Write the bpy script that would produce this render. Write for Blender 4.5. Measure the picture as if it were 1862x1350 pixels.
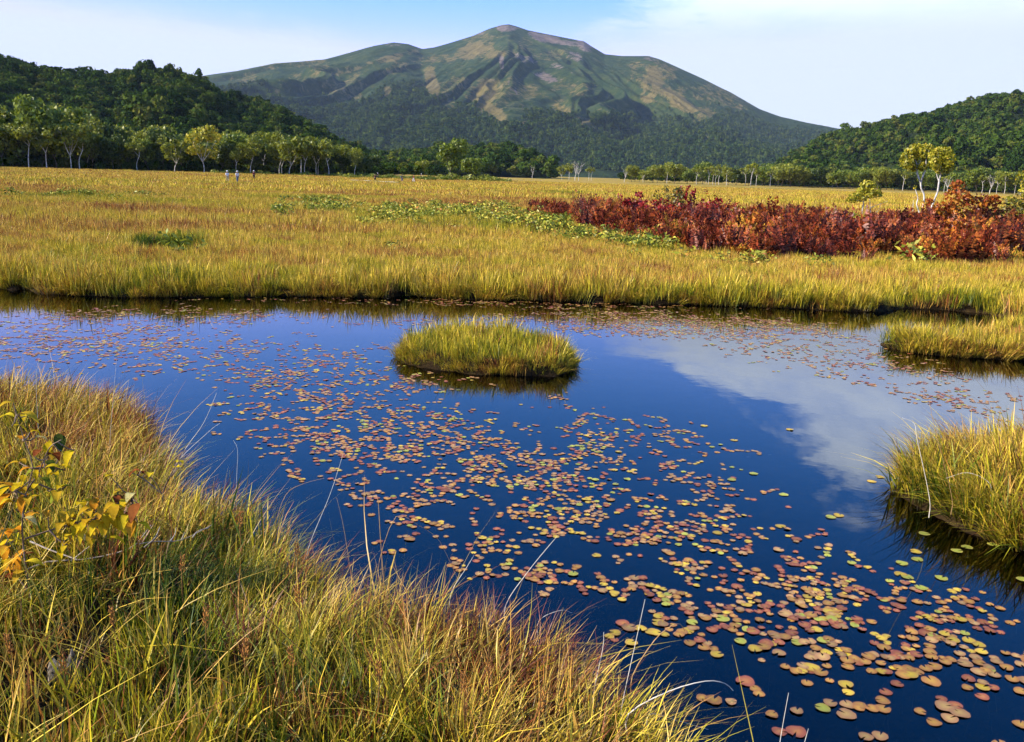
import bpy, math
import numpy as np
from mathutils import Vector, Matrix

R = math.radians
rng = np.random.default_rng(7)
for o in list(bpy.data.objects):
    bpy.data.objects.remove(o)
scene = bpy.context.scene
COL = scene.collection

# ------------------------------------------------------------------ camera
CAM_Z, F_PX, PITCH, ROLL = 2.6, 1613.0, R(12.5), R(1.7)
W_PX, H_PX = 1862.0, 1350.0
_F = Vector((0, math.cos(PITCH), -math.sin(PITCH)))
_R0 = Vector((1, 0, 0)); _U0 = Vector((0, math.sin(PITCH), math.cos(PITCH)))
_R = _R0 * math.cos(ROLL) + _U0 * math.sin(ROLL)
_U = _U0 * math.cos(ROLL) - _R0 * math.sin(ROLL)
cam = bpy.data.cameras.new('camera'); cam_o = bpy.data.objects.new('camera', cam); COL.objects.link(cam_o)
m = Matrix((_R, _U, -_F)).transposed().to_4x4(); m.translation = (0, 0, CAM_Z)
cam_o.matrix_world = m
cam.sensor_fit = 'HORIZONTAL'; cam.sensor_width = 36; cam.lens = 36 * F_PX / W_PX
cam.clip_start = 0.05; cam.clip_end = 60000
scene.camera = cam_o

# ------------------------------------------------------------------ sun, sky, exposure
SUN_AZ, SUN_EL = R(-102), R(31)        # compass angle from the view direction, sun stands left and slightly behind
sunv = Vector((math.sin(SUN_AZ) * math.cos(SUN_EL), math.cos(SUN_AZ) * math.cos(SUN_EL), math.sin(SUN_EL)))
sl = bpy.data.lights.new('sun', 'SUN'); sl.energy = 5.0; sl.angle = R(0.53); sl.color = (1.0, 0.91, 0.75)
so = bpy.data.objects.new('sun', sl); COL.objects.link(so)
so.rotation_euler = sunv.to_track_quat('Z', 'Y').to_euler(); so.location = (-40, -20, 60)
scene.view_settings.view_transform = 'Standard'; scene.view_settings.look = 'None'
scene.view_settings.exposure = 0.95; scene.view_settings.gamma = 1.0
scene.view_settings.use_curve_mapping = False


class NT:
    """small helper to write node trees"""
    def __init__(s, tree): s.t = tree; s.n = tree.nodes; s.l = tree.links
    def node(s, typ, **kw):
        n = s.n.new(typ)
        for k, v in kw.items(): setattr(n, k, v)
        return n
    def put(s, sock, v):
        if hasattr(v, 'is_output') or hasattr(v, 'links'): s.l.new(v, sock)
        else: sock.default_value = v
    def math(s, op, a, b=0.0, c=None, clamp=False):
        n = s.node('ShaderNodeMath', operation=op); n.use_clamp = clamp
        s.put(n.inputs[0], a); s.put(n.inputs[1], b)
        if c is not None: s.put(n.inputs[2], c)
        return n.outputs[0]
    def mix(s, fac, a, b, typ='MIX'):
        n = s.node('ShaderNodeMix', data_type='RGBA', blend_type=typ)
        s.put(n.inputs[0], fac); s.put(n.inputs[6], a); s.put(n.inputs[7], b)
        return n.outputs[2]
    def smooth(s, x, a, b, lo=0.0, hi=1.0):
        n = s.node('ShaderNodeMapRange', interpolation_type='SMOOTHSTEP')
        s.put(n.inputs[0], x)
        for i, v in zip((1, 2, 3, 4), (a, b, lo, hi)): s.put(n.inputs[i], v)
        return n.outputs[0]
    def noise(s, vec, scale, detail=4, rough=0.55, dist=0.0):
        n = s.node('ShaderNodeTexNoise'); n.inputs['Scale'].default_value = scale
        n.inputs['Detail'].default_value = detail; n.inputs['Roughness'].default_value = rough
        n.inputs['Distortion'].default_value = dist
        if vec is not None: s.l.new(vec, n.inputs['Vector'])
        return n.outputs[0]
    def vmul(s, v, k):
        n = s.node('ShaderNodeVectorMath', operation='MULTIPLY'); s.l.new(v, n.inputs[0]); n.inputs[1].default_value = k
        return n.outputs[0]
    def ramp(s, fac, stops):
        n = s.node('ShaderNodeValToRGB'); e = n.color_ramp.elements
        while len(e) < len(stops): e.new(0.5)
        for k, (p, c) in zip(e, stops): k.position = p; k.color = (*c, 1)
        s.put(n.inputs[0], fac)
        return n.outputs[0]
    def attr(s, name, kind='GEOMETRY', out='Fac'):
        n = s.node('ShaderNodeAttribute', attribute_name=name, attribute_type=kind)
        return n.outputs[out]


world = bpy.data.worlds.new('World'); scene.world = world; world.use_nodes = True
w = NT(world.node_tree); w.n.clear()
sky = w.node('ShaderNodeTexSky', sky_type='NISHITA'); sky.sun_disc = False
sky.sun_elevation = SUN_EL; sky.sun_rotation = SUN_AZ % (2 * math.pi)
sky.altitude = 1400; sky.air_density = 1.0; sky.dust_density = 0.5; sky.ozone_density = 1.0
tc = w.node('ShaderNodeTexCoord')
sep = w.node('ShaderNodeSeparateXYZ'); w.l.new(tc.outputs['Generated'], sep.inputs[0])
X, Y, Z = sep.outputs
az = w.math('MULTIPLY', w.math('ARCTAN2', X, Y), 57.2958)          # degrees, right positive
el = w.math('MULTIPLY', w.math('ARCSINE', Z), 57.2958)
zz = w.math('ADD', w.math('MAXIMUM', Z, 0.0), 0.10)
pl = w.node('ShaderNodeCombineXYZ')
w.l.new(w.math('DIVIDE', X, zz), pl.inputs[0]); w.l.new(w.math('DIVIDE', Y, zz), pl.inputs[1])
n1 = w.noise(w.vmul(pl.outputs[0], (0.9, 0.55, 1)), 1.0, 7, 0.62, 0.35)
n2 = w.noise(w.vmul(pl.outputs[0], (2.3, 1.1, 1)), 1.3, 6, 0.65, 0.2)
st = w.node('ShaderNodeCombineXYZ'); w.l.new(w.math('MULTIPLY', az, 0.06), st.inputs[0]); w.l.new(w.math('MULTIPLY', el, 0.55), st.inputs[1])
n3 = w.noise(st.outputs[0], 1.6, 6, 0.6, 0.5)                       # streaks low over the horizon
lowf = w.smooth(el, 13.0, 8.0)
nn = w.math('ADD', w.math('MULTIPLY', n1, w.math('SUBTRACT', 0.65, w.math('MULTIPLY', lowf, 0.45))), w.math('ADD', w.math('MULTIPLY', n2, 0.35), w.math('MULTIPLY', n3, w.math('MULTIPLY', lowf, 0.45))))
# the cloud bank on the right: its upper edge climbs from 12 to 20 degrees
edge = w.math('MINIMUM', w.math('ADD', w.math('MULTIPLY', az, 0.50), 7.0), 18.2)
edge = w.math('ADD', edge, w.math('MULTIPLY', w.math('SUBTRACT', w.noise(pl.outputs[0], 1.7, 5, 0.6, 0.6), 0.5), 13.0))
b1 = w.math('MULTIPLY', w.smooth(w.math('SUBTRACT', edge, el), -2.6, 2.6), w.smooth(az, -7.0, 12.0))
# the thin veil low on the left
b2 = w.math('MULTIPLY', w.math('MULTIPLY', w.smooth(el, 10.4, 7.0), w.smooth(az, -4.0, -14.0)), 0.85)
b3 = w.smooth(el, 9.0, 2.0, 0.0, 0.62)
bias = w.math('MAXIMUM', w.math('MAXIMUM', b1, b2), b3)
cl = w.smooth(w.math('ADD', nn, w.math('MULTIPLY', bias, 0.50)), 0.68, 1.04)
# a crisp autumn sky: the whole sky graded to a deeper, purer blue
sr = w.node('ShaderNodeSeparateColor'); w.l.new(sky.outputs[0], sr.inputs[0])
cr = w.node('ShaderNodeCombineColor')
for i, (ref, ex, val, top) in enumerate(((2.5, 3.2, 4.2, 7.6), (3.7, 1.05, 6.6, 8.3), (5.2, 0.85, 17.5, 18.0))):
    g_ = w.math('MULTIPLY', w.math('POWER', w.math('MULTIPLY', sr.outputs[i], 1 / ref), ex), val)
    w.l.new(w.math('MINIMUM', g_, top), cr.inputs[i])
cloud = w.mix(w.smooth(el, 8.0, 15.0), (7.5, 8.4, 9.4, 1), (18.5, 21.0, 24.5, 1))      # cloud set brighter higher up, to lift its reflection in the pond
skyc = w.mix(w.math('MULTIPLY', cl, 0.9), cr.outputs[0], cloud)
bg = w.node('ShaderNodeBackground'); bg.inputs['Strength'].default_value = 0.056
w.l.new(skyc, bg.inputs['Color'])
wo = w.node('ShaderNodeOutputWorld'); w.l.new(bg.outputs[0], wo.inputs['Surface'])

cy = scene.cycles
cy.max_bounces = 4; cy.diffuse_bounces = 1; cy.glossy_bounces = 2; cy.transmission_bounces = 2
cy.use_adaptive_sampling = True; cy.adaptive_threshold = 0.02; cy.adaptive_min_samples = 16
cy.transparent_max_bounces = 8; cy.volume_bounces = 0
cy.caustics_reflective = False; cy.caustics_refractive = False
cy.sample_clamp_indirect = 3.0
cy.use_denoising = True
try:
    cy.denoiser = 'OPENIMAGEDENOISE'; cy.denoising_input_passes = 'RGB_ALBEDO_NORMAL'; cy.denoising_prefilter = 'ACCURATE'
except Exception:
    pass

# ------------------------------------------------------------------ helpers
def ray(u, v):
    return _F + _R * ((u - W_PX / 2) / F_PX) + _U * ((H_PX / 2 - v) / F_PX)

def at(u, v, z=0.0):
    """the point of the level z under a picture position"""
    d = ray(u, v); k = (z - CAM_Z) / d.z
    return Vector((d.x * k, d.y * k, z))

def at_y(u, v, y):
    """the point at the distance y straight ahead"""
    d = ray(u, v); k = y / d.y
    return Vector((d.x * k, y, CAM_Z + d.z * k))

def to_px(x, y, z):
    dx, dy, dz = x, y, z - CAM_Z
    f = dx * _F.x + dy * _F.y + dz * _F.z
    f = np.where(f < 1e-3, 1e-3, f)
    return (W_PX / 2 + F_PX * (dx * _R.x + dy * _R.y + dz * _R.z) / f,
            H_PX / 2 - F_PX * (dx * _U.x + dy * _U.y + dz * _U.z) / f)

def _h(ix, iy, seed):
    n = (ix.astype(np.int64) * 374761393 + iy.astype(np.int64) * 668265263 + seed * 69069) & 0xffffffff
    n = ((n ^ (n >> 13)) * 1274126177) & 0xffffffff
    return ((n ^ (n >> 16)) & 0xffff) / 65535.0

def vnoise(x, y, seed=0):
    x = np.asarray(x, float); y = np.asarray(y, float)
    ix = np.floor(x); iy = np.floor(y); fx = x - ix; fy = y - iy
    fx = fx * fx * fx * (fx * (fx * 6 - 15) + 10); fy = fy * fy * fy * (fy * (fy * 6 - 15) + 10)
    a = _h(ix, iy, seed); b = _h(ix + 1, iy, seed); c = _h(ix, iy + 1, seed); d = _h(ix + 1, iy + 1, seed)
    return (a + (b - a) * fx) * (1 - fy) + (c + (d - c) * fx) * fy

def fbm(x, y, seed=0, octv=4, gain=0.5):
    s = 0; amp = 1; tot = 0
    for i in range(octv):
        s = s + amp * vnoise(x * 2 ** i + 17.3 * i, y * 2 ** i - 9.1 * i, seed + i); tot += amp; amp *= gain
    return s / tot

def sstep(a, b, x):
    t = np.clip((np.asarray(x, float) - a) / (b - a), 0, 1)
    return t * t * (3 - 2 * t)

def new_mat(name, rough=0.8, spec=0.2):
    mt = bpy.data.materials.new(name); mt.use_nodes = True
    t = NT(mt.node_tree); t.n.clear()
    p = t.node('ShaderNodeBsdfPrincipled'); p.inputs['Roughness'].default_value = rough
    p.inputs['Specular IOR Level'].default_value = spec
    o = t.node('ShaderNodeOutputMaterial'); t.l.new(p.outputs[0], o.inputs['Surface'])
    return mt, t, p, o

def leaf_surface(t, o, col, trans=0.3, rough=0.55, gloss=0.06):
    """diffuse + translucent + a little gloss: grass and leaves"""
    d = t.node('ShaderNodeBsdfDiffuse'); tr = t.node('ShaderNodeBsdfTranslucent')
    g = t.node('ShaderNodeBsdfGlossy'); g.inputs['Roughness'].default_value = rough
    g.inputs['Color'].default_value = (1, 1, 1, 1)
    t.l.new(col, d.inputs['Color']); t.l.new(col, tr.inputs['Color'])
    a = t.node('ShaderNodeMixShader'); a.inputs[0].default_value = trans
    t.l.new(d.outputs[0], a.inputs[1]); t.l.new(tr.outputs[0], a.inputs[2])
    out = a.outputs[0]
    if gloss > 0:
        b = t.node('ShaderNodeMixShader'); b.inputs[0].default_value = gloss
        t.l.new(out, b.inputs[1]); t.l.new(g.outputs[0], b.inputs[2]); out = b.outputs[0]
    for l in list(o.inputs['Surface'].links): t.l.remove(l)
    t.l.new(out, o.inputs['Surface'])

def mesh_np(name, verts, quads=None, tris=None, attrs=None, mat=None, smooth=False, midx=None):
    """mesh from arrays; attrs: {name: per-vertex floats}"""
    me = bpy.data.meshes.new(name)
    verts = np.asarray(verts, np.float32)
    nq = 0 if quads is None else len(quads); ntr = 0 if tris is None else len(tris)
    me.vertices.add(len(verts)); me.vertices.foreach_set('co', verts.ravel())
    if nq + ntr:
        idx = []
        if nq: idx.append(np.asarray(quads, np.int32).ravel())
        if ntr: idx.append(np.asarray(tris, np.int32).ravel())
        idx = np.concatenate(idx)
        me.loops.add(len(idx)); me.loops.foreach_set('vertex_index', idx)
        st = np.concatenate([np.arange(nq) * 4, nq * 4 + np.arange(ntr) * 3]).astype(np.int32)
        me.polygons.add(nq + ntr); me.polygons.foreach_set('loop_start', st)
        if smooth: me.polygons.foreach_set('use_smooth', np.ones(nq + ntr, bool))
        if midx is not None: me.polygons.foreach_set('material_index', np.asarray(midx, np.int32))
    for k, a in (attrs or {}).items():
        a = np.asarray(a)
        if a.dtype.kind == 'i':
            at_ = me.attributes.new(k, 'INT', 'POINT'); at_.data.foreach_set('value', a.astype(np.int32))
        elif a.ndim == 2:
            at_ = me.attributes.new(k, 'FLOAT_VECTOR', 'POINT'); at_.data.foreach_set('vector', a.astype(np.float32).ravel())
        else:
            at_ = me.attributes.new(k, 'FLOAT', 'POINT'); at_.data.foreach_set('value', a.astype(np.float32))
    if mat is not None:
        for mm in (mat if isinstance(mat, (list, tuple)) else [mat]): me.materials.append(mm)
    me.update(calc_edges=True); me.validate()
    return me

def link(name, me, parent=None, loc=None, label=None, cat=None, group=None, kind=None):
    o = bpy.data.objects.new(name, me); COL.objects.link(o)
    if parent is not None: o.parent = parent
    if loc is not None: o.location = loc
    return tag(o, label, cat, group, kind)

def tag(o, label=None, cat=None, group=None, kind=None):
    for k, v in (('label', label), ('category', cat), ('group', group), ('kind', kind)):
        if v: o[k] = v
    return o

def scatter(name, pts, protos, rot=None, scl=None, idx=None, tint=None, parent=None, **kw):
    """an uncountable mass: prototypes instanced on points by geometry nodes"""
    n = len(pts)
    if n == 0: return None
    rot = np.zeros((n, 3)) if rot is None else rot
    scl = np.ones((n, 3)) if scl is None else (np.repeat(np.asarray(scl)[:, None], 3, 1) if np.ndim(scl) == 1 else scl)
    idx = rng.integers(0, len(protos), n) if idx is None else idx
    tint = np.full(n, 0.5) if tint is None else tint
    me = mesh_np(name, pts, attrs={'rot': rot, 'scl': scl, 'idx': idx.astype(np.int32), 'tint': tint})
    o = link(name, me, parent, kind='stuff', **kw)
    g = bpy.data.node_groups.new(name, 'GeometryNodeTree')
    g.interface.new_socket('Geometry', in_out='INPUT', socket_type='NodeSocketGeometry')
    g.interface.new_socket('Geometry', in_out='OUTPUT', socket_type='NodeSocketGeometry')
    gi = g.nodes.new('NodeGroupInput'); go = g.nodes.new('NodeGroupOutput')
    jn = g.nodes.new('GeometryNodeJoinGeometry')
    for p in protos:
        oi = g.nodes.new('GeometryNodeObjectInfo'); oi.inputs['Object'].default_value = p
        oi.inputs['As Instance'].default_value = True
        g.links.new(oi.outputs['Geometry'], jn.inputs[0])
    ip = g.nodes.new('GeometryNodeInstanceOnPoints'); ip.inputs['Pick Instance'].default_value = True
    g.links.new(gi.outputs[0], ip.inputs['Points']); g.links.new(jn.outputs[0], ip.inputs['Instance'])
    def named(nm, typ, sock):
        a = g.nodes.new('GeometryNodeInputNamedAttribute'); a.data_type = typ; a.inputs[0].default_value = nm
        src = [x for x in a.outputs if x.enabled and x.name == 'Attribute'][0]
        g.links.new(src, sock)
    named('idx', 'INT', ip.inputs['Instance Index'])
    er = g.nodes.new('FunctionNodeEulerToRotation'); named('rot', 'FLOAT_VECTOR', er.inputs[0])
    g.links.new(er.outputs[0], ip.inputs['Rotation'])
    named('scl', 'FLOAT_VECTOR', ip.inputs['Scale'])
    g.links.new(ip.outputs[0], go.inputs[0])
    md = o.modifiers.new('scatter', 'NODES'); md.node_group = g
    return o

def proto(name, me):
    return bpy.data.objects.new(name, me)          # never linked to the scene: only instanced
# ------------------------------------------------------------------ the shore of the pond (picture outline laid on the water level)
def P(*uv):
    return np.array([tuple(at(u, v))[:2] for u, v in uv])

far_bank = [(-500, 500), (-250, 510), (0, 524), (25, 528), (45, 523), (75, 534), (150, 538), (260, 541), (400, 540), (520, 539), (600, 541), (705, 541), (740, 536), (770, 541), (850, 545), (1000, 548),
            (1150, 552), (1300, 556), (1450, 561), (1560, 567), (1610, 566), (1640, 560), (1720, 564), (1800, 572)]
pen_far = [(1880, 590), (1845, 606), (1800, 618), (1730, 622), (1670, 623), (1630, 622), (1612, 624), (1613, 630), (1650, 639), (1700, 645), (1760, 651),
           (1862, 656), (1950, 662), (2100, 676), (2300, 720)]
pen_near = [(2250, 790), (2050, 815), (1862, 835), (1760, 848), (1690, 862), (1645, 880), (1637, 895), (1650, 908), (1700, 930),
            (1750, 955), (1800, 982), (1862, 1001), (2000, 1035), (2200, 1070), (2500, 1300), (2500, 1800)]
near_bank = [(1300, 1900), (1260, 1600), (1205, 1440), (1172, 1385), (1140, 1352), (1092, 1318), (1040, 1286), (1000, 1258), (960, 1236), (900, 1218),
             (810, 1202), (700, 1180), (612, 1142), (560, 1092), (512, 1046), (448, 996), (375, 950), (312, 898), (276, 848),
             (250, 795), (215, 768), (150, 752), (80, 744), (0, 740), (-300, 735), (-600, 710), (-700, 600)]
POND = P(*(far_bank + pen_far + pen_near + near_bank))
ISLET = P((716, 650), (730, 660), (775, 671), (850, 680), (945, 685), (1012, 686), (1038, 676), (1044, 660), (1028, 645),
          (980, 632), (920, 624), (845, 624), (775, 630), (734, 640))
POOL = P((190, 470), (240, 474), (300, 478), (360, 476), (395, 471), (385, 462), (330, 458), (260, 460))   # small dark pool in the far meadow

def seg_dist(px, py, poly):
    d = np.full(px.shape, 1e9)
    a = poly; b = np.roll(poly, -1, 0)
    for (x0, y0), (x1, y1) in zip(a, b):
        ex, ey = x1 - x0, y1 - y0; L = ex * ex + ey * ey + 1e-12
        t = np.clip(((px - x0) * ex + (py - y0) * ey) / L, 0, 1)
        d = np.minimum(d, np.hypot(px - x0 - t * ex, py - y0 - t * ey))
    return d

def inside(px, py, poly):
    c = np.zeros(px.shape, bool)
    a = poly; b = np.roll(poly, -1, 0)
    for (x0, y0), (x1, y1) in zip(a, b):
        hit = ((y0 > py) != (y1 > py))
        c ^= hit & (px < (x1 - x0) * (py - y0) / (y1 - y0 + 1e-15) + x0)
    return c

def shore(px, py):
    """signed distance to the water's edge: > 0 on land"""
    px = np.asarray(px, float); py = np.asarray(py, float)
    d = np.full(px.shape, 30.0)
    near = np.hypot(px, py) < 60
    x, y = px[near], py[near]
    s = np.where(inside(x, y, POND), -1, 1) * seg_dist(x, y, POND)
    i = np.where(inside(x, y, ISLET), 1, -1) * seg_dist(x, y, ISLET)
    s = np.maximum(s, i)
    p = np.where(inside(x, y, POOL), -1, 1) * seg_dist(x, y, POOL)
    s = np.minimum(s, p)
    s = s + 0.10 * (fbm(x * 2.6, y * 2.6, 5, 3) - 0.5) + 0.16 * (fbm(x * 0.9, y * 0.9, 55, 2) - 0.5) * sstep(0, 8, y)
    d[near] = s
    return d

def land_z(px, py, d=None):
    d = shore(px, py) if d is None else d
    r = np.hypot(px, py)
    z = np.where(d > 0, 0.02 + 0.13 * sstep(0, 0.14, d) + 0.10 * sstep(0.1, 2.2, d), 0.02 - 0.9 * sstep(0, 0.6, -d))
    bumps = (fbm(px * 0.8, py * 0.8, 11, 4) - 0.5) * 0.16 + (fbm(px * 0.11, py * 0.11, 12, 3) - 0.5) * 0.30 * sstep(8, 40, r)
    return z + np.where(d > 0, bumps * sstep(0.05, 1.0, d), 0)

# ------------------------------------------------------------------ ground: one sheet to the horizon
az_l = np.concatenate([np.arange(-180, -46, 4.0), np.arange(-46, 46, 0.3), np.arange(46, 180, 4.0)])
rr = [0.25]
while rr[-1] < 30: rr.append(rr[-1] * 1.016)
while rr[-1] < 7000: rr.append(rr[-1] * 1.05)
rr = np.array(rr)
A, Rr = np.meshgrid(np.radians(az_l), rr)
gx, gy = (Rr * np.sin(A)), (Rr * np.cos(A))
gd = shore(gx, gy); gz = land_z(gx, gy, gd)
nr, na = gx.shape
V = np.stack([gx, gy, gz], -1).reshape(-1, 3)
ii = np.arange(nr * na).reshape(nr, na)
nxt = np.roll(ii, -1, 1)
quads = np.stack([ii[:-1], nxt[:-1], nxt[1:], ii[1:]], -1).reshape(-1, 4)[:, ::-1]
# centre fan
V = np.vstack([V, [[0, 0, float(land_z(np.array([0.01]), np.array([0.0]))[0])]]])
tris = np.stack([ii[0], nxt[0], np.full(na, len(V) - 1)], -1)

gm, t, p, o_ = new_mat('marsh_ground', 0.95, 0.05)
tcg = t.node('ShaderNodeTexCoord'); co = tcg.outputs['Object']
ln = t.node('ShaderNodeVectorMath', operation='LENGTH'); t.l.new(co, ln.inputs[0]); dist = ln.outputs['Value']
peat = t.ramp(t.noise(co, 5.0, 6), [(0.3, (0.010, 0.007, 0.004)), (0.55, (0.035, 0.022, 0.009)), (0.75, (0.07, 0.05, 0.015))])
streak = t.vmul(co, (0.35, 1.0, 1.0))
fieldc = t.ramp(t.math('ADD', t.math('MULTIPLY', t.noise(streak, 0.045, 5, 0.6), 0.7), t.math('MULTIPLY', t.noise(co, 0.9, 6, 0.7), 0.3)),
                [(0.30, (0.10, 0.11, 0.018)), (0.42, (0.24, 0.19, 0.03)), (0.52, (0.36, 0.24, 0.045)), (0.62, (0.42, 0.27, 0.05)), (0.75, (0.24, 0.11, 0.03))])
t.l.new(t.mix(t.smooth(dist, 30, 80), peat, fieldc), p.inputs['Base Color'])
bp = t.node('ShaderNodeBump'); bp.inputs['Strength'].default_value = 0.8; bp.inputs['Distance'].default_value = 0.15
t.l.new(t.noise(co, 3.0, 8, 0.7), bp.inputs['Height']); t.l.new(bp.outputs[0], p.inputs['Normal'])
link('ground', mesh_np('ground', V, quads, tris, mat=gm, smooth=True), kind='structure')

# ------------------------------------------------------------------ pond water: clear dark water over a peat bed
wm = bpy.data.materials.new('pond_water'); wm.use_nodes = True
t = NT(wm.node_tree); t.n.clear()
tr = t.node('ShaderNodeBsdfTransparent'); tr.inputs['Color'].default_value = (0.14, 0.11, 0.07, 1)
gl = t.node('ShaderNodeBsdfGlossy'); gl.inputs['Roughness'].default_value = 0.0; gl.inputs['Color'].default_value = (1, 1, 1, 1)
fr = t.node('ShaderNodeFresnel'); fr.inputs['IOR'].default_value = 1.38
mx = t.node('ShaderNodeMixShader'); t.l.new(fr.outputs[0], mx.inputs[0]); t.l.new(tr.outputs[0], mx.inputs[1]); t.l.new(gl.outputs[0], mx.inputs[2])
o_ = t.node('ShaderNodeOutputMaterial'); t.l.new(mx.outputs[0], o_.inputs['Surface'])
co = t.node('ShaderNodeTexCoord').outputs['Object']
bp = t.node('ShaderNodeBump'); bp.inputs['Strength'].default_value = 0.06; bp.inputs['Distance'].default_value = 0.02
t.l.new(t.math('ADD', t.noise(co, 1.6, 3, 0.5), t.math('MULTIPLY', t.noise(co, 14, 2, 0.5), 0.05)), bp.inputs['Height'])
t.l.new(bp.outputs[0], gl.inputs['Normal']); t.l.new(bp.outputs[0], fr.inputs['Normal'])
wx0, wy0 = POND.min(0) - 0.8; wx1, wy1 = POND.max(0) + 0.8
link('pond_water', mesh_np('pond_water', [(wx0, wy0, 0), (wx1, wy0, 0), (wx1, wy1, 0), (wx0, wy1, 0)], [(0, 1, 2, 3)], mat=wm), kind='structure')
px0, py0 = POOL.min(0) - 0.4; px1, py1 = POOL.max(0) + 0.4
link('pool_water', mesh_np('pool_water', [(px0, py0, 0.02), (px1, py0, 0.02), (px1, py1, 0.02), (px0, py1, 0.02)], [(0, 1, 2, 3)], mat=wm), kind='structure')

# ------------------------------------------------------------------ hills and the mountain as height fields
def el_of(u, v):
    d = ray(u, v); return math.atan2(d.x, d.y), d.z / math.hypot(d.x, d.y)

def ridge(name, skyline, r_foot, r_crest, r_back, cols, rows, tree_h, power, spur, seed, wave, mat, az_pad=0.0, summit=None):
    """height field seen against the sky along `skyline`; returns the sampler and the object"""
    ae = np.array([el_of(u, v) for u, v in skyline]); ae = ae[np.argsort(ae[:, 0])]
    a0, a1 = ae[0, 0], ae[-1, 0]
    def crest(a):
        return np.maximum(np.interp(a, ae[:, 0], ae[:, 1]) * r_crest + CAM_Z - tree_h, -5.0)
    def height(a, r):
        k = np.degrees(a)
        rf = r_foot * (1 + 0.10 * (fbm(k * 0.35, k * 0 + 3.3, seed + 50, 2) - 0.5))
        tt = np.clip((r - rf) / (r_crest - rf), 0, 1)
        back = np.clip((r_back - r) / (r_back - r_crest), 0, 1)
        H = crest(a)
        prof = tt ** power
        warp = (fbm(k * 0.25, tt * 1.3, seed + 9, 3) - 0.5) * 5.0
        rid = 1 - np.abs(2 * fbm((k + warp) * wave, tt * 0.7 + 4.0, seed, 4, 0.45) - 1) * 1.6
        rid2 = 1 - np.abs(2 * fbm((k + warp * 0.6) * wave * 3.1, tt * 2.1, seed + 3, 3) - 1) * 1.5
        env = (np.clip(tt * (1 - tt) * 4, 0, 1)) ** 0.8
        z = H * prof + spur * env * ((rid - 0.55) * 1.2 + 0.10 * (rid2 - 0.5)) * np.clip(H / (np.max(ae[:, 1]) * r_crest), 0.1, 1)
        if summit is not None:        # spurs and gullies that fan out from the summit
            sa_, _ = el_of(*summit); dx_ = r * np.sin(a) - r_crest * math.sin(sa_); dy_ = r_crest * math.cos(sa_) - r * np.cos(a)
            q_ = np.hypot(dx_, dy_); th_ = np.degrees(np.arctan2(dx_, np.maximum(dy_, 0) + 250.0))
            th_ = th_ + 26 * (fbm(r * np.sin(a) / 900, r * np.cos(a) / 900, seed + 31, 4) - 0.5)
            fan = 0
            for f_, amp in ((1 / 15.0, 0.85), (1 / 6.0, 0.55), (1 / 2.7, 0.34), (1 / 1.2, 0.20)):
                fan = fan + amp * (0.5 - np.abs(2 * vnoise(th_ * f_ + 7.7, q_ / 1500 + f_ * 30, seed + int(f_ * 100)) - 1))
            z = H * prof + spur * env ** 0.8 * fan * np.clip(q_ / 1300, 0.15, 1.0)
        z = z + spur * 0.7 * env * (fbm(r * np.sin(a) / (spur * 5.0), r * np.cos(a) / (spur * 5.0), seed + 20, 5, 0.55) - 0.5)
        z = np.where(r > r_crest, H * sstep(0, 1, back), z)
        fade = sstep(a0, a0 + az_pad, a) * sstep(a1, a1 - az_pad, a) if az_pad > 0 else 1.0
        return z * fade - 1.0
    al = np.linspace(a0, a1, cols)
    rl = np.concatenate([r_foot * 0.94 + (r_crest - r_foot * 0.94) * np.linspace(0, 1, rows) ** 1.0,
                         np.linspace(r_crest, r_back, max(rows // 6, 6))[1:]])
    Aq, Rq = np.meshgrid(al, rl)
    zq = height(Aq, Rq)
    verts = np.stack([Rq * np.sin(Aq), Rq * np.cos(Aq), zq], -1).reshape(-1, 3)
    nr_, na_ = Aq.shape
    ii = np.arange(nr_ * na_).reshape(nr_, na_)
    q = np.stack([ii[:-1, :-1], ii[:-1, 1:], ii[1:, 1:], ii[1:, :-1]], -1).reshape(-1, 4)
    return height, verts, q, (a0, a1), (Aq, Rq, zq)

left_sky = [(-700, 60), (-400, 70), (-150, 92), (0, 107), (40, 112), (110, 125), (200, 122), (280, 117), (310, 122), (350, 135), (395, 151), (430, 160), (470, 168),
            (510, 189), (560, 214), (620, 248), (680, 268), (740, 284), (800, 300)]
right_sky = [(1365, 322), (1400, 306), (1450, 276), (1500, 251), (1560, 238), (1620, 225), (1680, 206), (1740, 189), (1800, 171), (1862, 165),
             (1960, 155), (2150, 150), (2500, 160)]
mid_sky = [(560, 300), (640, 290), (700, 280), (760, 270), (820, 264), (870, 260), (930, 262), (960, 270), (990, 290), (1015, 312), (1030, 320)]
mtn_sky = [(-500, 250), (-200, 215), (100, 180), (250, 155), (330, 145), (380, 136), (430, 129), (500, 115), (545, 112), (590, 108), (640, 95), (680, 84), (715, 77), (742, 80), (768, 89), (790, 86),
           (815, 79), (860, 65), (890, 52), (910, 46), (925, 44), (940, 48), (960, 55), (1010, 65), (1045, 72), (1062, 75), (1080, 87), (1100, 99), (1130, 102), (1180, 102), (1200, 108), (1225, 119),
           (1280, 144), (1330, 169), (1380, 199), (1420, 214), (1470, 225), (1530, 238), (1600, 258), (1700, 285), (1900, 305), (2200, 320)]

# forest floor under the crowns
fm, t, p, o_ = new_mat('forest_floor', 0.95, 0.05)
co = t.node('ShaderNodeTexCoord').outputs['Object']
t.l.new(t.ramp(t.noise(co, 0.08, 6), [(0.3, (0.008, 0.014, 0.005)), (0.7, (0.022, 0.032, 0.009))]), p.inputs['Base Color'])

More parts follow.
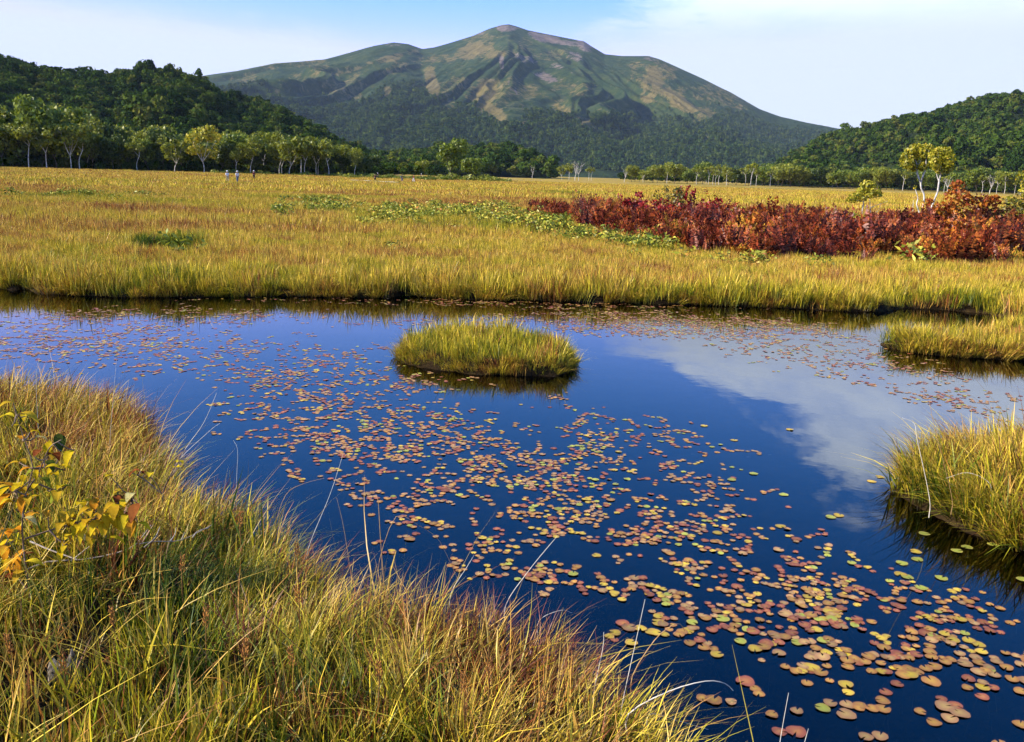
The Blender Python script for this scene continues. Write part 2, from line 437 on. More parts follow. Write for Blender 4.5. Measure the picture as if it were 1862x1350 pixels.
hL = ridge('hill', left_sky, 430, 860, 1400, 160, 70, 13, 0.95, 26, 21, 0.16, fm)
hR = ridge('hill', right_sky, 620, 1250, 2000, 160, 70, 11, 1.0, 55, 33, 0.15, fm)
hM = ridge('hill', mid_sky, 640, 860, 1150, 90, 30, 10, 0.7, 8, 44, 0.3, fm)
for nm, h in (('left_hill', hL), ('right_hill', hR), ('middle_hill', hM)):
    link(nm, mesh_np(nm, h[1], h[2], mat=fm, smooth=True), kind='structure')

hT = ridge('mountain', mtn_sky, 2150, 5000, 7000, 800, 260, 0, 1.22, 105, 71, 0.115, None, summit=(925, 44))
Vm = hT[1].copy(); mu, mv = to_px(Vm[:, 0], Vm[:, 1], Vm[:, 2])
# cover of the upper slopes: dry grass, rock and scree (they lie where they lie on the slopes), dwarf pine elsewhere
def blobs(u, v, lst, seed, rag=0.8):
    n = np.zeros(u.shape)
    jag = fbm(u * 0.035, v * 0.045, seed, 4) - 0.5
    for (cu, cv, ru, rv, ang, s) in lst:
        c, sn = math.cos(R(ang)), math.sin(R(ang))
        a = ((u - cu) * c + (v - cv) * sn) / ru; b = (-(u - cu) * sn + (v - cv) * c) / rv
        n = np.maximum(n, s * sstep(1.0, 0.35, np.sqrt(a * a + b * b) + jag * 1.7 * rag))
    return n
tan_l = [(788, 155, 15, 36, -12, 1), (704, 170, 10, 22, -8, .9), (885, 178, 30, 48, -25, 1), (845, 148, 22, 16, 30, .7), (905, 205, 22, 22, 0, .8), (1190, 140, 42, 42, 35, 1), (1235, 182, 60, 22, 32, .9), (1160, 118, 35, 14, 10, .7),
         (1018, 198, 34, 16, 15, .8), (1065, 222, 30, 12, 30, .8), (700, 108, 75, 10, -12, .8), (640, 125, 60, 14, -16, .6), (730, 120, 60, 10, -20, .6), (860, 92, 60, 16, -18, .9), (900, 100, 40, 14, 0, .7), (800, 105, 40, 10, -15, .6),
         (960, 225, 30, 10, 0, .5), (820, 195, 22, 20, 0, .55), (1280, 215, 26, 30, 50, .6), (1330, 190, 40, 12, 30, .5), (560, 135, 50, 10, -8, .4), (1290, 255, 8, 30, -35, .6), (1110, 200, 30, 10, 20, .3), (1180, 170, 20, 26, 20, .7)]
rock_l = [(1000, 72, 62, 10, 14, 1), (925, 52, 24, 8, 0, .9), (1065, 85, 22, 12, 30, .9), (912, 112, 5, 16, -5, .9), (985, 138, 32, 9, 18, .8), (925, 150, 4, 12, -10, .9), (940, 172, 4, 22, -20, .7), (1010, 120, 20, 8, 10, .6),
          (1185, 108, 26, 6, 10, .6), (870, 62, 30, 5, -20, .6), (715, 82, 26, 4, 0, .5), (785, 140, 6, 14, -15, .5), (950, 105, 30, 9, 20, .6), (1040, 100, 25, 12, 25, .6), (1340, 172, 40, 5, 30, .5)]
def tree_line(u, v):
    return 218 + 46 * (fbm(u * 0.011, v * 0.012, 61, 4) - 0.5) * 2 + np.interp(u, [300, 500, 640, 760, 900, 1000, 1100, 1250, 1400, 1550], [-75, -62, -55, -28, -18, 0, 8, -6, -24, -25])
treev = sstep(-8, 14, mv - tree_line(mu, mv)) * (blobs(mu, mv, tan_l, 3) < 0.35)
tanv = blobs(mu, mv, tan_l, 3); rockv = blobs(mu, mv, rock_l, 5)
tanv = np.maximum(tanv * (.55 + .7 * fbm(mu * .05, mv * .06, 18, 4)), 0.45 * sstep(0.46, 0.66, fbm(mu * 0.016, mv * 0.03, 8, 5)) * sstep(240, 170, mv))
mm_, t, p, o_ = new_mat('mountain_slopes', 0.95, 0.05)
co = t.node('ShaderNodeTexCoord').outputs['Object']
nz = t.noise(co, 0.010, 9, 0.7); nf = t.noise(co, 0.035, 8, 0.75)
pine = t.ramp(t.math('ADD', t.math('MULTIPLY', nz, 0.5), t.math('MULTIPLY', nf, 0.5)), [(0.36, (0.010, 0.028, 0.014)), (0.48, (0.030, 0.055, 0.018)), (0.56, (0.056, 0.076, 0.022)), (0.66, (0.115, 0.10, 0.036))])
tanc = t.ramp(nf, [(0.3, (0.105, 0.09, 0.03)), (0.6, (0.19, 0.148, 0.052)), (0.8, (0.24, 0.165, 0.085))])
rockc = t.ramp(nf, [(0.3, (0.08, 0.062, 0.05)), (0.55, (0.19, 0.145, 0.115)), (0.8, (0.32, 0.25, 0.20))])
c1 = t.mix(t.smooth(t.math('ADD', t.attr('tan'), t.math('MULTIPLY', t.math('SUBTRACT', nf, 0.5), 2.6)), 0.25, 0.75), pine, tanc)
c2 = t.mix(t.smooth(t.math('ADD', t.attr('rock'), t.math('MULTIPLY', t.math('SUBTRACT', nf, 0.5), 3.0)), 0.35, 0.80), c1, rockc)
c2 = t.mix(t.attr('wood'), c2, t.ramp(nf, [(0.35, (0.010, 0.022, 0.008)), (0.65, (0.040, 0.066, 0.018))]))
t.l.new(c2, p.inputs['Base Color'])
bp = t.node('ShaderNodeBump'); bp.inputs['Strength'].default_value = 1.0; bp.inputs['Distance'].default_value = 26
t.l.new(t.math('ADD', nz, t.math('MULTIPLY', nf, 0.5)), bp.inputs['Height']); t.l.new(bp.outputs[0], p.inputs['Normal'])
link('mountain', mesh_np('mountain', Vm, hT[2], attrs={'tan': tanv, 'rock': rockv, 'wood': treev}, mat=mm_, smooth=True), kind='structure')

# ------------------------------------------------------------------ forests
def foliage_mat(name, stops, trans=0.2, var=0.7):
    mt, t, p, o = new_mat(name)
    oi = t.node('ShaderNodeObjectInfo')
    f = t.math('ADD', t.math('MULTIPLY', oi.outputs['Random'], var), t.math('MULTIPLY', t.attr('r'), 1 - var))
    leaf_surface(t, o, t.ramp(f, stops), trans, gloss=0.0)
    return mt

def crown_quads(lobes, n, size, seed, up=0.25, flat=0.35, jit=0.5):
    """leaf clumps on the skins of several lobes: (cx,cy,cz,rx,rz)"""
    g = np.random.default_rng(seed)
    L = np.array(lobes); wts = L[:, 3] ** 2; k = g.choice(len(L), n, p=wts / wts.sum())
    d = g.normal(size=(n, 3)); d[:, 2] += up; d /= np.linalg.norm(d, axis=1)[:, None]
    rad = g.uniform(0.72, 1.06, n)
    c = L[k, :3] + d * np.stack([L[k, 3], L[k, 3], L[k, 4]], -1) * rad[:, None]
    nrm = d + g.normal(size=(n, 3)) * jit; nrm /= np.linalg.norm(nrm, axis=1)[:, None]
    a = np.cross(nrm, g.normal(size=(n, 3))); a /= np.linalg.norm(a, axis=1)[:, None]; b = np.cross(nrm, a)
    s = size * g.uniform(0.6, 1.4, n)[:, None]; fl = g.uniform(0.45, 0.9, n)[:, None]
    v = np.stack([c - a * s - b * s * fl * .3, c - b * s * fl + a * s * .1, c + a * s, c + b * s * fl - a * s * .15], 1)
    v[:, 1] += nrm * s * flat * g.uniform(-1, 1, (n, 1)); v[:, 3] += nrm * s * flat * g.uniform(-1, 1, (n, 1))
    return v.reshape(-1, 3), np.arange(n * 4).reshape(-1, 4), np.repeat(g.random(n), 4)

def broad_proto(seed, mat, n=240, size=0.75, h=11.0):
    g = np.random.default_rng(seed); lobes = [(0, 0, h * .62, h * .26, h * .30)]
    for i in range(6):
        a = g.uniform(0, 6.28); q = g.uniform(.12, .26) * h
        lobes.append((math.cos(a) * q, math.sin(a) * q, h * g.uniform(.45, .85), h * g.uniform(.12, .2), h * g.uniform(.1, .16)))
    v, q, r = crown_quads(lobes, n, size, seed)
    return proto('crown', mesh_np('crown', v, q, attrs={'r': r}, mat=mat))

def conifer_proto(seed, mat, n=70, h=11.0):
    g = np.random.default_rng(seed)
    z = h * (1 - np.sqrt(g.random(n))) * .95 + .04 * h; a = g.uniform(0, 6.28, n)
    w_ = (h - z) * .24 * g.uniform(.7, 1.1, n)
    tip = np.stack([np.cos(a) * w_, np.sin(a) * w_, z - w_ * .35], -1)
    top = np.stack([np.cos(a) * .05, np.sin(a) * .05, z + .1 * h], -1)
    side = np.stack([-np.sin(a), np.cos(a), 0 * a], -1) * (w_ * .55 + .12)[:, None]
    mid = (tip * .55 + top * .45)
    v = np.stack([top, mid - side, tip, mid + side], 1).reshape(-1, 3)
    return proto('conifer', mesh_np('conifer', v, np.arange(n * 4).reshape(-1, 4), attrs={'r': np.repeat(g.random(n), 4)}, mat=mat))

fol_dark = foliage_mat('hill_foliage', [(0.15, (0.020, 0.042, 0.008)), (0.45, (0.046, 0.086, 0.014)), (0.7, (0.085, 0.125, 0.018)), (0.92, (0.14, 0.135, 0.026))])
fol_mtn = foliage_mat('mountain_foliage', [(0.15, (0.018, 0.042, 0.013)), (0.5, (0.046, 0.084, 0.020)), (0.85, (0.105, 0.140, 0.028))])
fol_left_shade = foliage_mat('left_hill_shade_foliage', [(0.15, (0.014, 0.032, 0.007)), (0.45, (0.038, 0.072, 0.012)), (0.7, (0.072, 0.110, 0.016)), (0.92, (0.125, 0.125, 0.024))])  # darker copy of the hill foliage: the left hill's shade put into the colour
P_broad = [broad_proto(100 + i, fol_dark) for i in range(6)]
P_con = [conifer_proto(130 + i, fol_mtn) for i in range(3)] + [broad_proto(140 + i, fol_mtn, 60, 1.7) for i in range(3)]

def forest(name, hill, spacing, protos, r0, r1, hscale, keep=None, a_lim=None, **kw):
    height = hill[0]; a0, a1 = a_lim or hill[3]
    area = 0.5 * (r1 * r1 - r0 * r0) * (a1 - a0); n = int(area / spacing ** 2)
    a = rng.uniform(a0, a1, n); r = np.sqrt(rng.uniform(r0 * r0, r1 * r1, n))
    z = height(a, r); x, y = r * np.sin(a), r * np.cos(a)
    ok = z > -0.9
    if keep is not None: ok &= keep(x, y, z, a, r)
    x, y, z = x[ok], y[ok], z[ok]; n = len(x)
    s = hscale * rng.lognormal(0, 0.2, n)
    scl = np.stack([s * rng.uniform(.85, 1.2, n), s * rng.uniform(.85, 1.2, n), s * rng.uniform(.85, 1.15, n)], -1)
    rot = np.stack([rng.normal(0, .04, n), rng.normal(0, .04, n), rng.uniform(0, 6.28, n)], -1)
    return scatter(name, np.stack([x, y, z - 1.0], -1), protos, rot, scl, tint=rng.random(n), **kw)

lim = (el_of(-350, 300)[0], el_of(2250, 300)[0])
P_left = [broad_proto(110 + i, fol_left_shade) for i in range(7)] + [conifer_proto(120, fol_left_shade, 110, 11.0)]
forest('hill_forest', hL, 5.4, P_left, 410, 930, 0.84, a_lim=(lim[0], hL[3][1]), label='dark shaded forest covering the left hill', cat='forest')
forest('hill_forest', hR, 7.2, P_broad, 600, 1330, 0.9, a_lim=(hR[3][0], lim[1]), label='green forest covering the right hill slope', cat='forest')
forest('hill_forest', hM, 5.8, P_broad, 650, 930, 0.9, label='dark forest on the low middle hill', cat='forest')
def mkeep(x, y, z, a, r):
    u, v = to_px(x, y, z)
    f = tree_line(u, v)
    return (v > f + rng.normal(0, 5, len(u))) & (blobs(u, v, tan_l, 3) < 0.35) & (v < 330)
forest('mountain_forest', hT, 9.0, P_con, 2200, 4300, 1.2, keep=mkeep, a_lim=(el_of(200, 200)[0], el_of(1700, 200)[0]), label='blue green forest on the lower slopes of the big mountain', cat='forest')

# ------------------------------------------------------------------ haze: thin even air in a closed box round everything
hz = bpy.data.materials.new('haze'); hz.use_nodes = True
t = NT(hz.node_tree); t.n.clear()
vv = t.node('ShaderNodeVolumePrincipled'); vv.inputs['Density'].default_value = 0.000027
vv.inputs['Color'].default_value = (0.62, 0.78, 1.0, 1); vv.inputs['Anisotropy'].default_value = 0.0
o_ = t.node('ShaderNodeOutputMaterial'); t.l.new(vv.outputs[0], o_.inputs['Volume'])
bx = [(x, y, z) for z in (-2.5, 1000.0) for x, y in ((-7300, -7300), (7300, -7300), (7300, 7300), (-7300, 7300))]
link('haze', mesh_np('haze', bx, [(3, 2, 1, 0), (4, 5, 6, 7), (0, 1, 5, 4), (1, 2, 6, 5), (2, 3, 7, 6), (3, 0, 4, 7)], mat=hz), kind='stuff',
     label='thin blue haze in the air over the marsh', cat='haze')
# ------------------------------------------------------------------ grass and undergrowth
S = CAM_Z / 1.9

def blades(seed, n, h, w, spread, lean, curl, bias=0.0, segs=3, hvar=0.45, head=0.0):
    """a tuft of tapering, bending blades; bias leans all of them towards +x; head: share of blades with a thicker seed head"""
    g = np.random.default_rng(seed)
    a = g.uniform(0, 6.283, n); rr_ = spread * np.sqrt(g.random(n))
    b = np.stack([np.cos(a) * rr_, np.sin(a) * rr_, np.full(n, -0.04 * h)], -1)
    az_ = a + g.normal(0, .9, n)
    dx = np.stack([np.cos(az_), np.sin(az_), 0 * az_], -1) * (lean * g.uniform(.1, 1.2, n))[:, None]
    dx[:, 0] += bias * g.uniform(.4, 1.3, n)
    hh = h * g.uniform(1 - hvar, 1 + hvar * .35, n); cu = curl * g.uniform(.1, 1.4, n)
    sa = g.uniform(0, 6.283, n); sd = np.stack([np.cos(sa), np.sin(sa), 0 * sa], -1)
    wd = w * g.uniform(.6, 1.4, n); hd = g.random(n) < head
    vs, hs_ = [], []
    for k in range(segs + 1):
        s = k / segs
        c = b + dx * (hh * (s * .75 + cu * s * s))[:, None]
        c[:, 2] += hh * (s - .30 * cu * s * s * s)
        ww = wd * (1 - s) ** .6 * (.75 + .5 * s * (1 - s) * 4 * .5) + .0006
        ww = np.where(hd & (k >= segs - 1), wd * (1.5 if k == segs - 1 else .5), ww)
        vs += [c - sd * ww[:, None] / 2, c + sd * ww[:, None] / 2]; hs_ += [np.full(n, s), np.full(n, s)]
    V_ = np.stack(vs, 1); m_ = 2 * (segs + 1)
    base = np.arange(n)[:, None] * m_
    q = np.concatenate([base + np.array([[2 * k, 2 * k + 1, 2 * k + 3, 2 * k + 2]]) for k in range(segs)], 0)
    return V_.reshape(-1, 3), q, np.stack(hs_, 1).ravel(), np.repeat(g.random(n), m_)

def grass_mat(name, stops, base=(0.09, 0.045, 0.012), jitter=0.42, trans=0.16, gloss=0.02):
    mt, t, p, o = new_mat(name)
    r = t.attr('r'); h = t.attr('h')
    f = t.math('ADD', t.attr('tint', 'INSTANCER'), t.math('MULTIPLY', t.math('SUBTRACT', r, 0.5), jitter))
    f = t.math('ADD', f, t.math('MULTIPLY', t.math('SUBTRACT', h, 0.5), 0.16), clamp=True)
    c = t.ramp(f, stops)
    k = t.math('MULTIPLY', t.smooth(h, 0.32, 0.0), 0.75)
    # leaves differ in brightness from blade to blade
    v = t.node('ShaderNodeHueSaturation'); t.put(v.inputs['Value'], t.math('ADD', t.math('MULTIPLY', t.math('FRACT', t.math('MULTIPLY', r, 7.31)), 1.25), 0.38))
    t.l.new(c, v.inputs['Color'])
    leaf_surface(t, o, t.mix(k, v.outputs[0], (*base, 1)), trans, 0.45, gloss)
    return mt

RAMP = [(0.0, (0.034, 0.070, 0.006)), (0.22, (0.15, 0.18, 0.009)), (0.42, (0.42, 0.34, 0.013)), (0.60, (0.59, 0.425, 0.042)),
        (0.78, (0.55, 0.33, 0.062)), (0.90, (0.35, 0.135, 0.024)), (1.0, (0.17, 0.040, 0.013))]
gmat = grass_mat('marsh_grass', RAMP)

def tufts(tag_, specs, mat):
    out = []
    for i, sp in enumerate(specs):
        v, q, h, r = blades(**sp); out.append(proto(tag_, mesh_np(tag_, v, q, attrs={'h': h, 'r': r}, mat=mat)))
    return out

# fine tufts for the near bank (about 3 to 14 m), coarser ones with distance
fine = tufts('tuft', [dict(seed=200 + i, n=28, h=.26 * S, w=.0074 * S, spread=.085 * S, lean=.40, curl=.75, segs=4) for i in range(4)], gmat)
lean_ = tufts('tuft', [dict(seed=210 + i, n=32, h=.34 * S, w=.0050 * S, spread=.09 * S, lean=.34, curl=1.0, bias=.45, segs=5, head=.12) for i in range(4)], gmat)
broad = tufts('tuft', [dict(seed=220 + i, n=11, h=.34 * S, w=.013 * S, spread=.06 * S, lean=.40, curl=.5, segs=5) for i in range(4)], gmat)
short = tufts('tuft', [dict(seed=225 + i, n=40, h=.17 * S, w=.0055 * S, spread=.12 * S, lean=.6, curl=.6, segs=3) for i in range(2)], gmat)
mid = tufts('tuft', [dict(seed=230 + i, n=52, h=.29 * S, w=.0072 * S, spread=.17 * S, lean=.30, curl=.45, segs=3, head=.10) for i in range(5)], gmat)
coarse = tufts('tuft', [dict(seed=240 + i, n=46, h=.30 * S, w=.0135 * S, spread=.30 * S, lean=.32, curl=.4, segs=2, head=.10) for i in range(5)], gmat)
vcoarse = tufts('tuft', [dict(seed=250 + i, n=34, h=.36 * S, w=.05 * S, spread=.95 * S, lean=.45, curl=.4, segs=2) for i in range(4)], gmat)

def sample(r0, r1, dens, half=38.0):
    """points on land between two distances, `dens` per square metre"""
    a = R(half); n = int(a * (r1 * r1 - r0 * r0) * dens)
    th = rng.uniform(-a, a, n); r = np.sqrt(rng.uniform(r0 * r0, r1 * r1, n))
    x, y = r * np.sin(th), r * np.cos(th); d = shore(x, y)
    return x, y, d

def to_water(x, y):
    e = 0.06
    gx_ = shore(x + e, y) - shore(x - e, y); gy_ = shore(x, y + e) - shore(x, y - e)
    return np.arctan2(-gy_, -gx_)

def put(name, x, y, d, protos, scale, tint, dirs=None, tilt=.12, label='', cat='grass', zoff=0.0):
    n = len(x)
    z = land_z(x, y, d) - 0.01 + zoff
    rz = rng.uniform(0, 6.283, n) if dirs is None else dirs
    rot = np.stack([rng.normal(0, tilt, n), rng.normal(0, tilt, n), rz], -1)
    s = scale * rng.uniform(.75, 1.25, n)
    scl = np.stack([s, s, s * rng.uniform(.8, 1.2, n)], -1)
    return scatter(name, np.stack([x, y, z], -1), protos, rot, scl, tint=np.clip(tint, 0, 1), label=label, cat=cat)

ISL_C = ISLET.mean(0)
def is_islet(x, y): return np.hypot(x - ISL_C[0], y - ISL_C[1]) < 2.6 * S
def is_far(x, y): return y > np.interp(x, [-30, 0, 8 * S, 30], [10.5 * S, 10.5 * S, 10.5 * S, 10.5 * S])
R_ = lambda n: rng.random(n)

# --- the near bank and the right-hand bank
x, y, d = sample(1.3 * S, 10.6 * S, 215 / S ** 2, 42)
stp = at(118, 1262, .2)
ok = (d > 0.0) & ~is_islet(x, y) & ~((y > 7.2 * S) & (x > 1)) & ~((np.abs(x - stp.x) < .13 * S) & (y < stp.y + .10 * S) & (y > stp.y - .30 * S) & (rng.random(len(x)) < .85))
x, y, d = x[ok], y[ok], d[ok]; n = len(x)
u, v = to_px(x, y, 0.25)
left = x < 1.6 * S - (y - 2 * S) * 0.0
right = u > 1480
patch = fbm(x * 1.1, y * 1.1, 301, 4); patch2 = fbm(x * 2.7 + 9, y * 2.7, 302, 3)
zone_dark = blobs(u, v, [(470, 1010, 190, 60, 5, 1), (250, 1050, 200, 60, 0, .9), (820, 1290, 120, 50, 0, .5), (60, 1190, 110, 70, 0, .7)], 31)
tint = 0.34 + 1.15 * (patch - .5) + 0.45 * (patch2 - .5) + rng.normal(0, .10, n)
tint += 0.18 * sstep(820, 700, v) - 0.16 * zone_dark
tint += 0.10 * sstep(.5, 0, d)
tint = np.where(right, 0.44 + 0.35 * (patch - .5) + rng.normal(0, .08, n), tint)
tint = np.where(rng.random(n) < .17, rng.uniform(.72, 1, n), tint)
kind = rng.random(n)
edge_ = d < np.where(right, .5, .62) * S
# leaning sedge along the water
k1 = edge_ & (kind < .70)
wd = to_water(x, y)
blow = np.where(x[k1] < 0, 0.0, 0.0)
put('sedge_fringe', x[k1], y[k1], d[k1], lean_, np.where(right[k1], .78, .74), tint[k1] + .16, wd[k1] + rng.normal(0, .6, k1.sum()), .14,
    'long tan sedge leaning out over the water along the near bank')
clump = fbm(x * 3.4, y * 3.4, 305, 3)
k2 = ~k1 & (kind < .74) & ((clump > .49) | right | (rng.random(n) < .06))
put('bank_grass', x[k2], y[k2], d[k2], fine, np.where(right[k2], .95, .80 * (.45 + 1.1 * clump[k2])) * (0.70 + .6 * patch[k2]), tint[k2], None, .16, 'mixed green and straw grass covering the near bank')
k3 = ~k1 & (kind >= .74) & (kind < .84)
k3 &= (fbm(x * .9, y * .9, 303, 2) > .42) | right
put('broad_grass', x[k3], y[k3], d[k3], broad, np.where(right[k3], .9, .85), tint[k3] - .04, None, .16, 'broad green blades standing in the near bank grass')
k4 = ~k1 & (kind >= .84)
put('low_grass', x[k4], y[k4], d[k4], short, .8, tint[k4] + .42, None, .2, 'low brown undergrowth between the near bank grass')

straw = tufts('tuft', [dict(seed=270 + i, n=11, h=.26 * S, w=.0045 * S, spread=.12 * S, lean=1.5, curl=.8, segs=4, hvar=.6) for i in range(3)], gmat)
kk = (rng.random(n) < .14) & (d > .05)
put('dead_straw', x[kk], y[kk], d[kk], straw, rng.uniform(.6, 1.15, kk.sum()), rng.uniform(.58, .86, kk.sum()), None, .35, 'bent and broken dead straw matted in the near bank grass', zoff=.06)

# --- the islet and the far bank with the meadow behind it
x, y, d = sample(7.0 * S, 24 * S, 105 / S ** 2)
isl = is_islet(x, y)
ok = (d > 0.01) & (isl | (y > 10 * S) | (x > 2.0)) & ~((y < 7.2 * S)) & ~((x < 1) & (y < 9.8 * S) & ~isl)
x, y, d, isl = x[ok], y[ok], d[ok], isl[ok]; n = len(x)
u, v = to_px(x, y, 0.3)
patch = fbm(x * .55, y * .9, 311, 4); patch2 = fbm(x * 1.9, y * 1.9, 312, 3)
tint = 0.60 + 0.70 * (patch - .5) + 0.35 * (patch2 - .5) + rng.normal(0, .07, n)
bank = sstep(2.6, .3, d)
tint -= bank * (0.12 + .12 * (patch2 - .5))
tint = np.where(isl, 0.36 + .3 * (patch2 - .5) + rng.normal(0, .07, n), tint)
tint += np.where(isl, .5 * blobs(u, v, [(990, 668, 60, 16, 0, 1), (1040, 660, 20, 22, 0, .8), (740, 660, 30, 10, 20, .6)], 4, .3), 0)
green = blobs(u, v, [(300, 445, 85, 16, 0, 1), (690, 500, 60, 20, 0, .5), (80, 505, 70, 16, 0, .4), (1150, 440, 140, 20, 14, .8), (850, 430, 220, 16, 0, .35)], 36)
tint -= .30 * green
rust = blobs(u, v, [(205, 420, 40, 6, 0, .8), (480, 435, 70, 10, 0, .7), (300, 400, 60, 8, 0, .5), (640, 420, 80, 10, 0, .4)], 37)
tint += .25 * rust
tint = np.where(rng.random(n) < .07, rng.uniform(.8, .97, n), tint)
sc = np.where(isl, .48 + .34 * patch2, .62 + .30 * bank * (0.6 + patch)) * np.where(green > .5, 1.12, 1.0)
sc *= np.where(isl & (d < .12), .6, 1.0) * (.62 + .76 * fbm(x * 2.3, y * 2.3, 316, 3))
spit = (x > 4 * S) & (y < 11.9 * S) & ~isl
sc *= np.where(spit, .66, 1.0)
keep = rng.random(n) < np.where(isl, 1.0, .62)
kk = keep & isl
put('islet_grass', x[kk], y[kk], d[kk], mid, sc[kk], tint[kk], None, .12, 'yellow green grass covering the islet in the pond')
kk = keep & ~isl
put('far_bank_grass', x[kk], y[kk], d[kk], mid, sc[kk], tint[kk], None, .12, 'golden sedge of the far bank and the meadow behind it')
skirt = tufts('tuft', [dict(seed=260 + i, n=30, h=.22 * S, w=.0095 * S, spread=.08 * S, lean=.35, curl=.9, bias=.55, segs=3) for i in range(3)], gmat)
xs_, ys_, ds_ = sample(4.0 * S, 19 * S, 260 / S ** 2)
kk = (ds_ > -.05) & (ds_ < .17) & ((ys_ > 6.8 * S) | (xs_ > 2.0 * S)) & (rng.random(len(xs_)) < .9); xs_, ys_, ds_ = xs_[kk], ys_[kk], ds_[kk]
i_ = is_islet(xs_, ys_); pt_ = fbm(xs_ * 1.3, ys_ * 1.3, 314, 3); us_, vs_ = to_px(xs_, ys_, 0 * xs_); kk = (i_ | (pt_ > .40) | ((vs_ > 760) & (us_ > 1500))) & ~((us_ > 1590) & (vs_ > 556) & (vs_ < 633)); xs_, ys_, ds_, i_, pt_ = xs_[kk], ys_[kk], ds_[kk], i_[kk], pt_[kk]
put('bank_skirt', xs_, ys_, np.maximum(ds_, .02), skirt, np.where(i_, .55, np.where(ys_ < 7.2 * S, .9, .85)), np.where(i_, .50, .52) + .9 * (pt_ - .5) + rng.normal(0, .12, len(xs_)), to_water(xs_, ys_) + rng.normal(0, .5, len(xs_)), .15,
    'brown and green grass hanging over the edges of the islet and the far banks')
# drooping dark blades round the islet and the right-hand banks
kk = (d < .16 * S) & (rng.random(n) < np.where(isl, .30, .05))
put('drooping_sedge', x[kk], y[kk], d[kk] * 0 + .02, lean_, .45, rng.uniform(.05, .6, kk.sum()), to_water(x[kk], y[kk]) + rng.normal(0, .7, kk.sum()), .2, 'dark thin sedge drooping into the water round the islet')

def meadow(name, r0, r1, dens, protos, scale, label):
    x, y, d = sample(r0, r1, dens, 36)
    ok = d > .1; x, y, d = x[ok], y[ok], d[ok]; n = len(x)
    u, v = to_px(x, y, .3)
    patch = fbm(x * .05, y * .16, 321, 4); p2 = fbm(x * .5, y * .9, 322, 3)
    tint = .60 + .85 * (patch - .5) + .45 * (p2 - .5) + rng.normal(0, .06, n)
    tint -= .35 * blobs(u, v, [(170, 362, 160, 5, 0, .9), (820, 405, 280, 22, 4, .8), (560, 362, 400, 4, 0, .5), (1420, 410, 160, 8, 2, .8), (150, 330, 200, 5, 2, .5), (1000, 352, 160, 4, 0, .5)], 41, .6)
    tint += .28 * blobs(u, v, [(300, 392, 260, 8, 0, .25), (20, 364, 40, 4, 0, 1), (700, 352, 200, 3, 0, .6), (1100, 333, 80, 2.5, 2, 1), (1350, 337, 160, 2.5, 2, 1), (1650, 347, 200, 2.5, 2, .8)], 42, .6)
    tint = np.where(rng.random(n) < .06, rng.uniform(.8, .95, n), tint)
    put(name, x, y, d, protos, scale * (.7 + .6 * p2), tint, None, .1, label)
meadow('meadow_grass', 24 * S, 62 * S, 26 / S ** 2, coarse, .82, 'golden brown grass of the open meadow beyond the pond')
meadow('distant_meadow_grass', 62 * S, 210 * S, 2.2 / S ** 2, vcoarse, .8, 'pale gold grass of the distant plain')

# --- leafy green plants in the far meadow, red ferns
def leafy(seed, n, h, L, w, spread, up=.5):
    """a clump of pointed leaves"""
    g = np.random.default_rng(seed)
    a = g.uniform(0, 6.283, n); q = spread * np.sqrt(g.random(n))
    b = np.stack([np.cos(a) * q, np.sin(a) * q, h * g.uniform(.25, 1, n)], -1)
    az_ = g.uniform(0, 6.283, n); e_ = g.uniform(-.2, up + .5, n)
    d_ = np.stack([np.cos(az_) * np.cos(e_), np.sin(az_) * np.cos(e_), np.sin(e_)], -1)
    s_ = np.cross(d_, g.normal(size=(n, 3))); s_ /= np.linalg.norm(s_, axis=1)[:, None]
    LL = (L * g.uniform(.6, 1.3, n))[:, None]; W_ = (w * g.uniform(.7, 1.3, n))[:, None]
    v_ = np.stack([b, b + d_ * LL * .4 - s_ * W_, b + d_ * LL, b + d_ * LL * .4 + s_ * W_], 1)
    v_[:, 2, 2] -= .15 * L
    return v_.reshape(-1, 3), np.arange(4 * n).reshape(-1, 4), np.repeat(g.random(n), 4), np.tile([.3, .7, 1, .7], n)

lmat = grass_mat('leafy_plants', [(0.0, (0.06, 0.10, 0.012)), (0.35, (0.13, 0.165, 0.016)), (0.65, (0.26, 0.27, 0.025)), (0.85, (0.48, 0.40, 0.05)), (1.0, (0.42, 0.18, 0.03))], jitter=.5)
def leafy_protos(k, n, h, L, w, spread):
    out = []
    for i in range(3):
        v_, q_, r_, h_ = leafy(k + i, n, h, L, w, spread); out.append(proto('leafy', mesh_np('leafy', v_, q_, attrs={'r': r_, 'h': h_}, mat=lmat)))
    return out
sasa = leafy_protos(400, 60, .34 * S, .13 * S, .022 * S, .30 * S)
x, y, d = sample(13 * S, 48 * S, 26 / S ** 2)
u, v = to_px(x, y, .25)
zone = blobs(u, v, [(840, 402, 330, 24, 3, 1), (1010, 420, 120, 26, 10, 1), (1150, 452, 130, 18, 12, 1), (1400, 484, 240, 6, 1, .45), (1480, 408, 190, 13, 1, 1), (1600, 418, 120, 9, 0, .8),
                    (150, 362, 200, 7, 0, .7), (700, 465, 60, 8, 0, .6), (330, 468, 40, 5, 0, .8), (1330, 400, 60, 12, 0, .8)], 43, .9)
ok = (d > .4) & (rng.random(len(u)) < zone * .38 * sstep(.40, .64, fbm(x * .7, y * .5, 46, 4))); x, y, d, v = x[ok], y[ok], d[ok], v[ok]
put('green_undergrowth', x, y, d, sasa, rng.uniform(.7, 1.15, len(x)), .55 + .6 * (fbm(x * .5, y * .5, 44, 3) - .5) + rng.normal(0, .12, len(x)), None, .15,
    'bright leafy green undergrowth in the far meadow before the red ferns', 'undergrowth')

